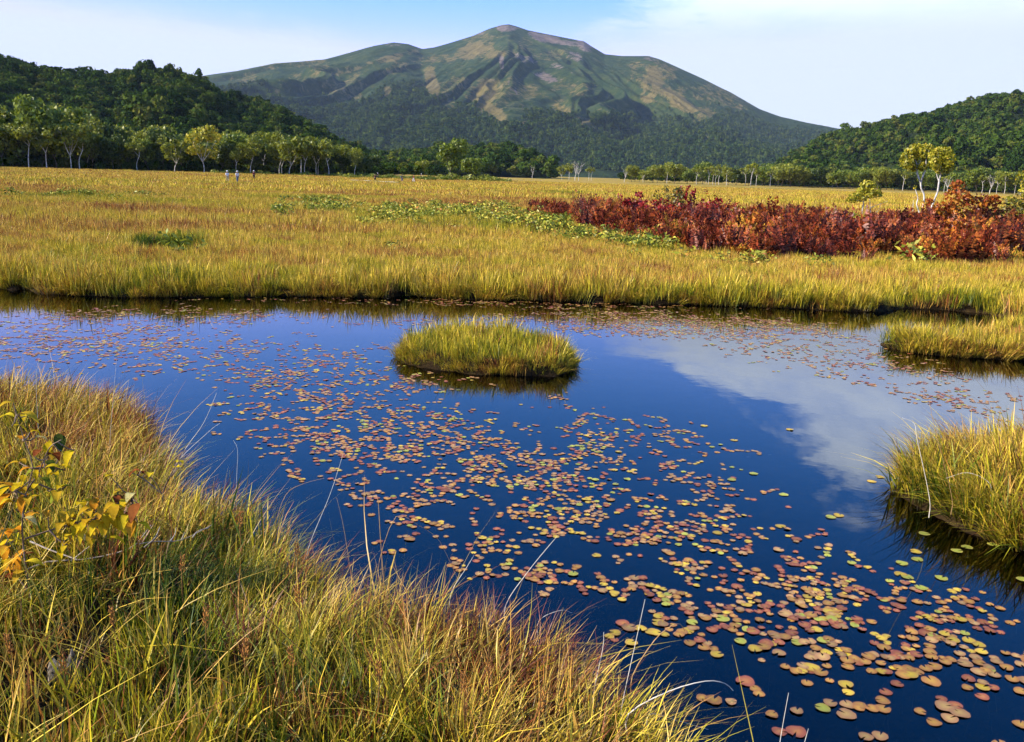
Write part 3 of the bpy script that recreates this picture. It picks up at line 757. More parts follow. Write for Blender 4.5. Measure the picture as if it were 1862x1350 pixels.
fmat = grass_mat('red_ferns', [(0.0, (0.06, 0.012, 0.009)), (0.3, (0.12, 0.018, 0.009)), (0.55, (0.22, 0.040, 0.011)), (0.8, (0.38, 0.11, 0.018)), (1.0, (0.50, 0.26, 0.03))],
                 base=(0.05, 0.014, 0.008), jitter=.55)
def fern_proto(seed, n=13, h=.62):
    """upright arching fronds with small leaflets down both sides"""
    g = np.random.default_rng(seed); vs, hs_, rs, qs = [], [], [], []
    for i in range(n):
        a = g.uniform(0, 6.283); b0 = np.array([math.cos(a), math.sin(a), 0]) * g.uniform(0, .12) * S
        H = h * S * g.uniform(.6, 1.15); ln_ = g.uniform(.15, .55); dr = np.array([math.cos(a), math.sin(a), 0])
        sd = np.array([-math.sin(a), math.cos(a), 0]); r0 = g.random()
        for s in np.linspace(.18, 1, 13):
            c = b0 + dr * H * ln_ * s ** 1.6 + np.array([0, 0, H * (s - .18 * s * s * s)])
            wv = H * .20 * (1.05 - s) ** .7 + .02
            for sg in (-1, 1):
                e = sd * sg * wv + dr * wv * .25 + g.normal(0, .015, 3) + np.array([0, 0, g.uniform(-.05, .05)])
                wup = np.array([0, 0, .022 * S])
                k = len(vs) * 1
                vs += [c - wup * .4, c + e * .6 - wup, c + e, c + e * .5 + wup]; hs_ += [s] * 4; rs += [np.clip(r0 + g.normal(0, .12), 0, 1)] * 4
    v_ = np.array(vs); return proto('fern', mesh_np('fern', v_, np.arange(len(v_)).reshape(-1, 4), attrs={'h': hs_, 'r': rs}, mat=fmat))
ferns = [fern_proto(420 + i) for i in range(4)]
FERN = P((955, 402), (1050, 424), (1150, 453), (1250, 476), (1400, 486), (1550, 492), (1700, 497), (1862, 494), (2100, 498), (2100, 415), (1862, 415), (1650, 424), (1550, 428),
         (1400, 420), (1250, 409), (1100, 402), (970, 394))
x, y, d = sample(17 * S, 42 * S, 11 / S ** 2)
u, v = to_px(x, y, .25)
ok = inside(x, y, FERN) & (rng.random(len(x)) < .95 * sstep(.36, .50, fbm(x * .6, y * .6, 47, 4) + .08)); x, y, d, u, v = x[ok], y[ok], d[ok], u[ok], v[ok]
put('red_ferns', x, y, d, ferns, (.80 + 1.3 * (fbm(x * .6, y * .6, 48, 3) - .48)) * rng.uniform(.6, 1.35, len(x)) - .25 * sstep(1150, 980, u), .42 + .75 * (fbm(x * .4, y * .4, 49, 3) - .5) + rng.normal(0, .14, len(x)) + .12 * sstep(1650, 1800, u), None, .15,
    'wide belt of rust red ferns behind the far bank', 'ferns')
# ------------------------------------------------------------------ mesh helpers for the things
def tubes(paths, sides=5):
    """tapered tubes: [(points, radii)] -> verts, quads"""
    vs, qs, off = [], [], 0
    for pts, rad in paths:
        pts = np.asarray(pts, float); rad = np.asarray(rad, float); n = len(pts)
        tg = np.gradient(pts, axis=0); tg /= np.linalg.norm(tg, axis=1)[:, None] + 1e-9
        ref = np.array([.31, .86, .12]) if abs(tg[0, 2]) > .6 else np.array([0., 0., 1.])
        a = np.cross(tg, ref); a /= np.linalg.norm(a, axis=1)[:, None] + 1e-9; b = np.cross(tg, a)
        th = np.arange(sides) * 2 * math.pi / sides
        ring = pts[:, None] + rad[:, None, None] * (np.cos(th)[None, :, None] * a[:, None] + np.sin(th)[None, :, None] * b[:, None])
        vs.append(ring.reshape(-1, 3))
        i = off + np.arange(n * sides).reshape(n, sides); j = np.roll(i, -1, 1)
        qs.append(np.stack([i[:-1], j[:-1], j[1:], i[1:]], -1).reshape(-1, 4)); off += n * sides
    return np.concatenate(vs), np.concatenate(qs)

def smooth_path(pts, n=9):
    """Catmull-Rom through the points"""
    p_ = np.asarray(pts, float); p_ = np.vstack([2 * p_[0] - p_[1], p_, 2 * p_[-1] - p_[-2]])
    out = []; segs = len(p_) - 3
    for k in range(segs):
        for t_ in np.linspace(0, 1, max(2, n // segs + 1), endpoint=(k == segs - 1)):
            a, b, c, d = p_[k:k + 4]
            out.append(.5 * ((2 * b) + (c - a) * t_ + (2 * a - 5 * b + 4 * c - d) * t_ ** 2 + (3 * b - a - 3 * c + d) * t_ ** 3))
    return np.array(out)

def tube_obj(name, paths, mat, parent=None, sides=5, **kw):
    v_, q_ = tubes(paths, sides)
    return link(name, mesh_np(name, v_, q_, mat=mat, smooth=True), parent, **kw)

def empty(name, loc, **kw):
    o = bpy.data.objects.new(name, None); COL.objects.link(o); o.location = loc; o.empty_display_size = .2
    return tag(o, **kw)

def plain(name, stops, scale=8.0, rough=.8, spec=.2, bump=0.0, detail=5):
    mt, t, p, o = new_mat(name, rough, spec)
    co = t.node('ShaderNodeTexCoord').outputs['Object']; nz_ = t.noise(co, scale, detail, .6)
    t.l.new(t.ramp(nz_, stops), p.inputs['Base Color'])
    if bump:
        b = t.node('ShaderNodeBump'); b.inputs['Strength'].default_value = .6; b.inputs['Distance'].default_value = bump
        t.l.new(nz_, b.inputs['Height']); t.l.new(b.outputs[0], p.inputs['Normal'])
    return mt

def leafmat(name, stops, trans=.3, gloss=.02, rough=.45):
    mt, t, p, o = new_mat(name); leaf_surface(t, o, t.ramp(t.attr('r'), stops), trans, rough, gloss); return mt

bark_white = plain('birch_bark', [(.35, (.22, .19, .15)), (.5, (.56, .52, .45)), (.7, (.72, .68, .61))], 3.0)
bark_dark = plain('dark_bark', [(.3, (.03, .024, .018)), (.7, (.11, .09, .07))], 2.0)
bark_pale = plain('pale_twig', [(.3, (.30, .25, .20)), (.7, (.55, .49, .42))], 20.0)
twig_red = plain('red_brown_twig', [(.3, (.06, .022, .018)), (.7, (.16, .07, .055))], 12.0)

def leaf_cloud(lobes, n, size, seed, mat, name='crown'):
    v_, q_, r_ = crown_quads(lobes, n, size, seed, up=.15, flat=.3, jit=.7)
    return mesh_np(name, v_, q_, attrs={'r': r_}, mat=mat)

# ------------------------------------------------------------------ trees
fol_olive = leafmat('olive_foliage', [(0, (.09, .115, .013)), (.5, (.195, .225, .020)), (1, (.33, .32, .03))])
fol_green = leafmat('green_foliage', [(0, (.055, .092, .011)), (.5, (.14, .195, .018)), (1, (.24, .275, .026))])
fol_deep = leafmat('deep_foliage', [(0, (.024, .045, .008)), (.5, (.060, .095, .013)), (1, (.11, .14, .018))])
fol_gold = leafmat('golden_green_foliage', [(0, (.14, .15, .012)), (.4, (.30, .29, .018)), (.8, (.46, .40, .025)), (1, (.52, .36, .03))])

def tree_parts(seed, h, fork=.32, limbs=4, spread=.24, lobe=.165, nleaf=1150, leaf=.38, trunk_r=.0125, fol=fol_olive, bark=bark_white, low=.40, bare=False, lean=.05, solid=False):
    """trunk with limbs and a crown of leaf clumps at their ends"""
    g = np.random.default_rng(seed); paths = []; lobes = []
    top = np.array([g.normal(0, lean) * h, g.normal(0, lean) * h, fork * h])
    trunk = smooth_path([(0, 0, -.3), (g.normal(0, .012) * h, 0, fork * h * .5), top], 6)
    r0 = trunk_r * h; paths.append((trunk, np.linspace(r0, r0 * .72, len(trunk))))
    for i in range(limbs):
        a = 6.283 * (i + g.uniform(-.3, .3)) / limbs; s_ = spread * g.uniform(.55, 1.15)
        ztop = h * g.uniform(.72, .95)
        e = np.array([math.cos(a) * s_ * h, math.sin(a) * s_ * h, ztop])
        m1 = top * .55 + e * .45 + np.array([math.cos(a), math.sin(a), -.3]) * .03 * h
        pth = smooth_path([top - (0, 0, .02 * h), m1, e], 7); paths.append((pth, np.linspace(r0 * .6, r0 * .10, len(pth))))
        if not solid: lobes.append((e[0], e[1], e[2], h * lobe * g.uniform(.8, 1.3), h * lobe * g.uniform(.6, .9)))
        for k in range(3):
            b0 = pth[int(g.integers(2, len(pth) - 1))]; a2 = a + g.normal(0, .9)
            b1 = b0 + np.array([math.cos(a2), math.sin(a2), g.uniform(.3, 1.2)]) * h * g.uniform(.08, .17)
            bp_ = smooth_path([b0, (b0 + b1) / 2 + g.normal(0, .01, 3) * h, b1], 4); paths.append((bp_, np.linspace(r0 * .28, r0 * .06, len(bp_))))
            lobes.append((b1[0], b1[1], max(b1[2], low * h), h * lobe * g.uniform(.55, .95), h * lobe * g.uniform(.45, .8)))
            if bare:
                for _ in range(3):
                    c1 = b1 + np.array([g.normal(0, .6), g.normal(0, .6), g.uniform(.4, 1)]) * h * .07; paths.append(([b1, c1], [r0 * .10, r0 * .03]))
    tv, tq = tubes(paths, 5); tm = mesh_np('trunk', tv, tq, mat=bark, smooth=True)
    cm = None if bare else leaf_cloud(lobes, nleaf, leaf * h / 12, seed + 5, fol)
    return tm, cm

def place_tree(name, parts, loc, sx, sz, rot, **kw):
    o = empty(name, loc, **kw); o.rotation_euler.z = rot; o.scale = (sx, sx, sz)
    link('trunk', parts[0], o)
    if parts[1] is not None: link('crown', parts[1], o)
    return o

birch_v = [tree_parts(500 + i, 12, fork=f, limbs=l, spread=sp, fol=fo) for i, (f, l, sp, fo) in enumerate([(.42, 3, .20, fol_olive), (.28, 4, .27, fol_olive), (.34, 5, .24, fol_olive), (.50, 3, .16, fol_olive), (.28, 4, .27, fol_gold)])]
thin_v = [tree_parts(520 + i, 12, fork=.55, limbs=3, spread=.14, lobe=.10, nleaf=420, trunk_r=.012) for i in range(3)]
broad_v = [tree_parts(540 + i, 12, fork=.25, limbs=6, spread=.27, lobe=.20, nleaf=1700, leaf=.42, low=.20, fol=fo, bark=bark_dark, trunk_r=.014) for i, fo in enumerate([fol_green, fol_deep, fol_green, fol_olive, fol_deep])]
bare_v = [tree_parts(560 + i, 12, fork=.30, limbs=4, spread=.20, bare=True, trunk_r=.02) for i in range(3)]

def on_ground(u, dist):
    """the meadow point in picture column u at a distance"""
    d_ = ray(u, 315); k = dist / math.hypot(d_.x, d_.y); x, y = d_.x * k, d_.y * k
    return Vector((x, y, float(land_z(np.array([x]), np.array([y]))[0]) - .05))

g4 = np.random.default_rng(44)
def nth(k):
    return '%d%s' % (k, 'th' if 10 <= k % 100 <= 20 else {1: 'st', 2: 'nd', 3: 'rd'}.get(k % 10, 'th'))
def number(objs, text):
    """label each of a row of look-alikes by its place counted from the left of the picture"""
    objs = [(to_px(o.location.x, o.location.y, o.location.z)[0], o) for o in objs]
    for k, (_, o) in enumerate(sorted([q for q in objs if q[0] > 0], key=lambda q: q[0])): o['label'] = text % nth(k + 1)
rows = ([], []); right_t = []; right_b = []; scrub = []; foot_b = []
LEFT_H = lambda u: float(np.interp(u, [-300, 0, 90, 200, 300, 370, 500, 600, 700], [16, 15.5, 17.5, 14.5, 13.5, 13, 12.3, 10.5, 7.5]))
# the shaded wood along the left edge of the meadow
for i, u_ in enumerate(np.linspace(-250, 675, 58)):
    row = i % 2; dist = 287 + row * 14 + g4.uniform(-4, 4); h_ = LEFT_H(u_) * g4.uniform(.74, 1.04) * (1 if row else .86)
    tr_ = place_tree('broadleaf_tree', broad_v[int(g4.integers(0, 5))], on_ground(u_ + g4.uniform(-5, 5), dist), h_ / 12 * g4.uniform(.85, 1.1), h_ / 12, g4.uniform(0, 6.28),
               label=('tall' if h_ > 12 else 'lower') + ' leafy tree, ' + ('front' if row == 0 else 'back') + ' row of the left wood, ' + ('far left' if u_ < 150 else 'left of the golden birch' if u_ < 371 else 'right of the golden birch'), cat='tree', group='trees of the left wood')
    rows[row].append(tr_)
number(rows[0], '%s leafy tree from the left in the front row of the left wood')
number(rows[1], '%s leafy tree from the left in the back row of the left wood')
tall = place_tree('broadleaf_tree', broad_v[0], on_ground(86, 286), 1.35, 1.50, 1.0, label='tallest bright green tree of the left wood, near the left edge', cat='tree', group='trees of the left wood')
birches = [(53, 281, 12.5, 3, 'slim lone white birch trunk farthest left before the dark wood'), (86, 280, 11, 0, 'white birch just right of the leftmost lone trunk'),
           (130, 280, 12.0, 2, 'white birch with a thick pale stem beneath a rounded green crown'), (146, 281, 11, 3, 'thin white birch standing close beside the thick pale stem'),
           (160, 294, 15.5, 1, 'tall birch with bare pinkish top above the left wood'), (250, 283, 9, 3, 'small faint birch low in the dark of the left wood'),
           (318, 277, 9.5, 1, 'forked white birch with two bare pale arms before the dark wood'), (371, 275, 12.5, 4, 'large white birch with wide golden crown at the meadow edge'),
           (430, 277, 7, 3, 'short leaning birch right of the large golden birch'), (456, 276, 10.5, 0, 'birch with drooping yellow green crown and single pale stem'),
           (480, 290, 12.5, 2, 'pale birch behind, rising over its shorter neighbours'), (508, 279, 10, 0, 'first of the close pair of slim birches'), (513, 279, 10.5, 3, 'second of the close pair of slim birches'),
           (526, 274, 11.5, 1, 'wide forked birch with several pale stems from one foot'), (547, 275, 10.5, 3, 'straight slender birch left of the twin stems'), (554, 276, 11, 0, 'straight slender birch just right of the forked one'),
           (575, 280, 11, 2, 'birch with tall pale limbs in the middle of the left row'), (598, 275, 10.5, 0, 'lone straight birch near the right end of the row'), (578, 284, 10, 3, 'thin birch stem half hidden behind the right end of the row'),
           (645, 280, 8.5, 0, 'low birch at the right end of the left wood'), (622, 286, 9.5, 2, 'small pale crowned birch before the hill foot')]
for u_, dist, h_, k, lb in birches:
    place_tree('birch_tree', birch_v[k], on_ground(u_, dist), h_ / 12, h_ / 12, g4.uniform(0, 6.28), label=lb, cat='birch', group='white birches along the left wood')
# understorey and the wood behind the first rows
xs = []
for _ in range(700):
    q = on_ground(g4.uniform(-320, 690), g4.uniform(287, 300)); xs.append((q.x, q.y, q.z - .6))
scatter('wood_understorey', np.array(xs), P_broad, np.stack([np.zeros(700), np.zeros(700), g4.uniform(0, 6.28, 700)], -1), g4.uniform(.18, .42, 700), label='dark bushes under the trees of the left wood', cat='undergrowth')
xs = []; ss = []
for _ in range(2600):
    u_ = g4.uniform(-420, 760); q = on_ground(u_, g4.uniform(312, 470)); xs.append((q.x, q.y, q.z - .5)); ss.append(LEFT_H(u_) / 12 * g4.uniform(.65, .95))
scatter('left_wood', np.array(xs), P_broad, np.stack([np.zeros(2600), np.zeros(2600), g4.uniform(0, 6.28, 2600)], -1), np.array(ss), label='deep dark wood behind the first row of left trees', cat='forest')

# mid distance: the green tree with its bushes, birches before the mountain
place_tree('broadleaf_tree', broad_v[2], on_ground(824, 262), .86, .90, .4, label='bright green tree standing alone in the middle of the plain', cat='tree')
place_tree('broadleaf_tree', broad_v[0], on_ground(858, 258), .62, .50, 2.1, label='lower rounded tree right of the bright green middle tree', cat='tree')
place_tree('broadleaf_tree', broad_v[3], on_ground(765, 330), .5, .5, 1.1, label='small yellow green tree left of the bright middle tree', cat='tree')
bush_me = [leaf_cloud([(0, 0, .7, .9, .7), (.7, .2, .5, .6, .5), (-.6, -.2, .55, .65, .5), (.1, -.5, .4, .6, .4)], 260, .16, 580 + i, fol_olive if i else fol_green, 'bush') for i in range(3)]
for i, u_ in enumerate(np.concatenate([np.linspace(628, 925, 30), np.linspace(390, 690, 26)])):
    dist = g4.uniform(232, 268) if i < 30 else g4.uniform(268, 276); sc_ = g4.uniform(.7, 1.35) * (1.25 if 800 < u_ < 900 else .85)
    b = link('bush', bush_me[int(g4.integers(0, 3))], None, on_ground(u_, dist), ('larger' if sc_ > 1.1 else 'small') + ' bush in the scrub strip, ' + ('left of the bright middle tree' if u_ < 815 else 'at or right of the bright middle tree') if i < 30 else 'low bush along the foot of the left birch row', 'bush',
             'scrub across the middle plain' if i < 30 else 'bushes below the left birches')
    b.rotation_euler.z = g4.uniform(0, 6.28); b.scale = (sc_ * 1.3, sc_ * 1.3, sc_); (scrub if i < 30 else foot_b).append(b)
number(scrub, '%s bush from the left in the scrub strip across the middle plain')
number(foot_b, '%s low bush from the left along the foot of the left birch row')
far_b = [(1022, 520, 8, 'b', 1, 'yellowish birch just right of the low middle hill'), (1035, 515, 9, 'b', 0, 'second yellowish birch right of the middle hill'), (1046, 500, 11.5, 'x', 0, 'tall bare white birch before the mountain, left of a pair'),
         (1053, 500, 11.5, 'x', 1, 'tall bare white birch before the mountain, right of a pair'), (1071, 505, 8, 't', 0, 'slim pale birch right of the bare white pair'), (1076, 506, 8, 't', 1, 'very thin pale birch right of the bare pair'),
         (1136, 480, 8.5, 'x', 2, 'lone forked white birch below the centre of the mountain'), (1170, 490, 5, 'x', 1, 'small bare sapling right of the lone forked birch'), (968, 600, 9, 'x', 0, 'pale forked birch at the foot of the middle hill'), (1285, 470, 3, 'x', 2, 'tiny dead white stem alone on the plain')]
for u_, dist, h_, kd, k, lb in far_b:
    v_ = {'b': birch_v, 'x': bare_v, 't': thin_v}[kd]
    place_tree('birch_tree', v_[k % len(v_)], on_ground(u_, dist), h_ / 12 * (.8 if kd == 'x' else 1), h_ / 12, g4.uniform(0, 6.28), label=lb, cat='birch', group='birches before the mountain')
# the low line of trees under the right hill
for i, u_ in enumerate(np.linspace(1150, 1990, 104)):
    u2 = u_ + g4.uniform(-5, 5); h_ = float(np.interp(u2, [1150, 1250, 1400, 1600, 1700, 1900], [8, 10, 11, 10, 10, 11])) * g4.uniform(.65, 1.1)
    kd = g4.random(); pale = (1260 < u2 < 1330) or (1345 < u2 < 1385) or u2 > 1770
    if kd < (.50 if pale else .06):
        v_ = thin_v[int(g4.integers(0, 3))] if g4.random() < .8 else bare_v[int(g4.integers(0, 3))]
        tr_ = place_tree('birch_tree', v_, on_ground(u2, g4.uniform(470, 490)), h_ / 12 * 1.1, h_ / 12, g4.uniform(0, 6.28), label='thin white birch in the line under the right hill, ' + ('left of the young birch' if u2 < 1560 else 'right of the birch pair' if u2 > 1740 else 'behind the birches'), cat='birch', group='birches under the right hill'); right_b.append(tr_)
    else:
        tr_ = place_tree('broadleaf_tree', broad_v[int(g4.choice([0, 2, 3, 3, 1]))], on_ground(u2, g4.uniform(492, 530)), h_ / 12 * 1.15, h_ / 12, g4.uniform(0, 6.28), label=('taller' if h_ > 9 else 'lower') + ' leafy tree in the line under the right hill, ' + ('left of the young birch' if u2 < 1560 else 'right of the birch pair' if u2 > 1740 else 'behind the birches'), cat='tree', group='low trees under the right hill'); right_t.append(tr_)
number(right_t, '%s leafy tree from the left in the low tree line under the right hill')
number(right_b, '%s thin white birch from the left in the tree line under the right hill')
xs = []
for _ in range(900):
    q = on_ground(g4.uniform(1130, 2050), g4.uniform(520, 640)); xs.append((q.x, q.y, q.z - .5))
scatter('right_wood', np.array(xs), P_broad, np.stack([np.zeros(900), np.zeros(900), g4.uniform(0, 6.28, 900)], -1), g4.uniform(.38, .72, 900), label='dense low wood behind the right tree line', cat='forest')

# the birch pair and the young birch on the right, drawn stem by stem
def px_path(D, pts, depth=0.0):
    return np.array([tuple(at_y(u, v, D + depth * (k / max(len(pts) - 1, 1)))) for k, (u, v) in enumerate(pts)])
def px_tree(name, foot, stems, lobes, nleaf, leaf, fol, seed, bark=bark_white, **kw):
    b = at(*foot, z=.25); D = b.y; k = D / F_PX
    o = empty(name, b, **kw)
    paths = []
    for pts, w0, w1, dp in stems:
        pp = smooth_path(px_path(D, pts, dp) - np.array(b), 10); paths.append((pp, np.linspace(w0 * k / 2, w1 * k / 2, len(pp))))
    tube_obj('trunk', paths, bark, o, 6)
    L = []
    for (u, v, ru, rv, dp) in lobes:
        c = np.array(at_y(u, v, D + dp)) - np.array(b); L.append((c[0], c[1], c[2], ru * k * 1.12, rv * k * 1.12))
    link('crown', leaf_cloud(L, nleaf, leaf, seed, fol), o)
    return o
px_tree('birch_tree', (1676, 406), [([(1676, 406), (1676, 388), (1680, 366), (1680, 354), (1675, 343), (1674, 331)], 3.6, 2.6, 0), ([(1674, 332), (1668, 316), (1667, 298), (1660, 283), (1656, 272)], 3.0, .8, .3),
        ([(1674, 333), (1679, 318), (1684, 305), (1684, 290), (1690, 272)], 3.2, .8, -.3), ([(1667, 305), (1675, 290), (1676, 272)], 1.6, .5, .4), ([(1675, 396), (1667, 373), (1669, 360), (1664, 344)], 2.6, 1.2, .3),
        ([(1663, 302), (1652, 290), (1646, 282)], 1.4, .5, -.5)],
        [(1655, 283, 13, 11, .4), (1650, 298, 10, 9, -.4), (1665, 272, 12, 9, 0), (1672, 290, 12, 12, .5), (1684, 275, 13, 11, -.3), (1690, 290, 10, 12, .2), (1660, 305, 10, 6, .3), (1646, 290, 8, 9, 0), (1678, 303, 8, 7, 0), (1664, 341, 3, 3, 0)], 2600, .075, fol_gold, 601,
        label='two armed white birch rising left out of the red ferns', cat='birch', group='birch pair by the red ferns')
px_tree('birch_tree', (1687, 410), [([(1686, 410), (1692, 384), (1699, 364), (1705, 348), (1708, 327), (1712, 314)], 3.6, 2.6, .2), ([(1711, 316), (1718, 300), (1722, 282)], 2.6, .7, .3), ([(1711, 317), (1710, 298), (1704, 280)], 2.6, .7, -.3), ([(1707, 330), (1704, 321), (1702, 310)], 1.6, .6, .2)],
        [(1706, 283, 12, 12, 0), (1718, 278, 12, 10, .4), (1724, 292, 11, 12, -.3), (1710, 298, 13, 11, .3), (1722, 305, 10, 9, 0), (1700, 298, 9, 10, -.3), (1698, 285, 9, 9, .3), (1712, 310, 9, 6, 0)], 2200, .075, fol_gold, 602,
        label='single trunk white birch with round crown leaning right beside the two armed one', cat='birch', group='birch pair by the red ferns')
px_tree('young_birch', (1575, 412), [([(1560, 412), (1566, 395), (1569, 377), (1571, 366), (1580, 356)], 2.6, .9, 0), ([(1578, 407), (1583, 392), (1582, 375), (1581, 356), (1578, 342)], 2.2, .7, .3), ([(1588, 403), (1583, 398), (1580, 404)], 2.0, 1.0, 0),
        ([(1568, 385), (1562, 380), (1559, 375)], 1.2, .5, 0), ([(1582, 378), (1598, 372), (1614, 366)], 1.0, .4, .4), ([(1571, 368), (1556, 364), (1546, 362)], 1.2, .4, -.2), ([(1583, 392), (1596, 384), (1603, 370)], .9, .4, .3)],
        [(1578, 338, 12, 8, 0), (1570, 348, 12, 7, .3), (1590, 346, 10, 8, -.3), (1556, 358, 11, 6, 0), (1548, 364, 8, 5, .2), (1580, 354, 12, 6, 0), (1598, 354, 7, 6, .1), (1566, 362, 8, 5, 0)], 800, .075, fol_gold, 603,
        label='young crooked birch with thin leaning stems left of the birch pair', cat='birch')
b = at(1660, 398, .25)
tube_obj('dead_sapling', [(px_path(b.y, [(1661, 398), (1660, 380), (1661, 364)]) - np.array(b), [.035, .028, .012])], bark_white, None, 5, loc=b, label='short dead white stick left of the birch pair', cat='dead sapling')
px_tree('yellow_shrub', (1868, 425), [([(1868, 425), (1866, 395), (1862, 365), (1858, 330)], 2.4, .8, 0), ([(1866, 395), (1850, 380), (1842, 366)], 1.4, .5, .2), ([(1864, 380), (1874, 350), (1880, 330)], 1.6, .5, -.2)],
        [(1858, 325, 9, 12, 0), (1872, 340, 12, 14, .2), (1864, 350, 9, 8, -.2), (1846, 372, 12, 9, .2), (1862, 385, 14, 10, 0), (1880, 370, 12, 14, 0), (1838, 362, 6, 5, 0)], 620, .09, fol_gold, 604, bark=bark_dark,
        label='yellow leaved shrub cut by the right picture edge', cat='shrub')

# ------------------------------------------------------------------ shrubs in the fern belt
cols = {'crimson': leafmat('crimson_leaves', [(0, (.10, .006, .010)), (.5, (.26, .014, .016)), (1, (.40, .035, .022))]),
        'orange': leafmat('orange_leaves', [(0, (.20, .030, .010)), (.45, (.40, .10, .014)), (.8, (.50, .19, .018)), (1, (.46, .30, .03))]),
        'rust': leafmat('rust_leaves', [(0, (.09, .016, .010)), (.5, (.22, .05, .014)), (1, (.36, .13, .025))]),
        'olive': leafmat('olive_leaves', [(0, (.05, .055, .012)), (.5, (.13, .12, .018)), (1, (.26, .19, .03))]),
        'yellow': leafmat('yellow_leaves', [(0, (.20, .20, .015)), (1, (.45, .38, .03))])}
def shrub(name, u, vb, wpx, hpx, col, seed, n=420, leaf=.055, label='', twiggy=False, group='shrubs in the fern belt'):
    b = at(u, vb, .25); k = b.y / F_PX; g = np.random.default_rng(seed); o = empty(name, b, label=label, cat='shrub', group=group)
    paths, L = [], []
    for i in range(18 if twiggy else 14):
        a = g.uniform(0, 6.28); rr_ = g.uniform(.1, 1) * wpx * k * .5; hh = hpx * k * g.uniform(.6, 1)
        e = np.array([math.cos(a) * rr_, math.sin(a) * rr_, hh]); mid_ = e * (.45, .45, .55) + g.normal(0, .04, 3)
        pp = smooth_path([(g.normal(0, .06), g.normal(0, .06), -.1), mid_, e], 6); paths.append((pp, np.linspace(.013, .004, len(pp))))
        for _ in range(5 if twiggy else 2):
            q = pp[int(g.integers(2, len(pp)))]; e2 = q + np.array([g.normal(0, .7), g.normal(0, .7), g.uniform(.2, 1)]) * hpx * k * .28
            paths.append(([q, (q + e2) / 2 + g.normal(0, .02, 3), e2], [.006, .005, .003])); L.append((*e2, wpx * k * .10, hpx * k * .08))
        L.append((*e, wpx * k * .10, hpx * k * .09))
    tube_obj('stems', paths, twig_red, o, 4)
    v_, q_, r_ = crown_quads(L, n, leaf * S, seed + 1, up=.1, flat=.3, jit=1.0)
    link('foliage', mesh_np('foliage', v_, q_, attrs={'r': r_}, mat=cols[col]), o)
    return o
for a_ in [('bare_shrub', 1060, 412, 95, 62, 'rust', 1, 170, .035, 'loose reddish brown twiggy shrub at the left end of the fern belt', True),
           ('red_shrub', 1152, 412, 34, 54, 'crimson', 2, 380, .05, 'upright crimson shrub leftmost of the crimson ones'), ('red_shrub', 1205, 420, 90, 52, 'crimson', 3, 620, .05, 'wide crimson shrub in the middle of the belt'),
           ('olive_shrub', 1222, 410, 46, 68, 'olive', 4, 420, .05, 'olive leaved shrub with the highest top above the red belt'), ('red_shrub', 1246, 408, 40, 62, 'crimson', 5, 520, .05, 'tallest bright crimson shrub beside the olive one'),
           ('red_shrub', 1284, 414, 50, 44, 'crimson', 6, 480, .05, 'low crimson shrub right of the tallest one'), ('orange_shrub', 1306, 404, 36, 28, 'orange', 7, 200, .05, 'small orange shrub at the right foot of the crimson group'),
           ('bare_shrub', 1190, 432, 80, 46, 'rust', 8, 200, .035, 'purplish bare twigs before the wide crimson shrub', True), ('bare_shrub', 1330, 440, 110, 42, 'rust', 9, 260, .035, 'greyish purple twiggy shrub in the middle of the fern belt', True),
           ('orange_shrub', 1250, 440, 34, 38, 'orange', 10, 240, .055, 'small bright orange shrub low among the ferns'), ('olive_shrub', 1445, 418, 90, 34, 'olive', 11, 460, .05, 'dull olive shrub behind the ferns left of the young birch'),
           ('red_shrub', 1640, 424, 70, 36, 'rust', 12, 520, .05, 'dark red shrub left of the birch pair'), ('red_shrub', 1585, 416, 60, 20, 'crimson', 13, 260, .045, 'low dark red shrub at the foot of the young birch'),
           ('orange_shrub', 1722, 440, 90, 84, 'orange', 14, 1300, .060, 'large bright orange shrub right of the birch pair'), ('orange_shrub', 1786, 440, 70, 80, 'rust', 15, 760, .055, 'tall red topped shrub right of the large orange one'),
           ('olive_shrub', 1830, 436, 60, 66, 'olive', 16, 520, .055, 'thin olive shrub near the right picture edge'), ('bare_shrub', 1620, 452, 130, 46, 'rust', 17, 300, .035, 'wide tangle of purple twigs before the birch pair', True),
           ('yellow_shrub', 1722, 470, 26, 24, 'yellow', 18, 160, .05, 'small yellow green shrub low in front of the ferns'), ('orange_shrub', 1850, 455, 60, 60, 'rust', 19, 560, .055, 'rust coloured shrub at the right end of the fern belt'),
           ('bare_shrub', 1500, 452, 120, 40, 'rust', 20, 260, .035, 'brown twiggy shrub below the young birch', True), ('orange_shrub', 1750, 462, 90, 50, 'orange', 21, 520, .055, 'low orange brown shrub before the large orange one'),
           ('orange_shrub', 1362, 396, 34, 14, 'orange', 22, 120, .045, 'tiny orange shrub alone in the grass behind the belt'), ('red_shrub', 30, 369, 80, 10, 'orange', 23, 260, .05, 'low orange red shrub at the far left of the meadow')]:
    kw = dict(zip(('name', 'u', 'vb', 'wpx', 'hpx', 'col', 'seed', 'n', 'leaf', 'label', 'twiggy'), a_)); kw['seed'] += 700
    if kw['u'] < 100: kw['group'] = 'shrubs at the far left'
    shrub(**kw)

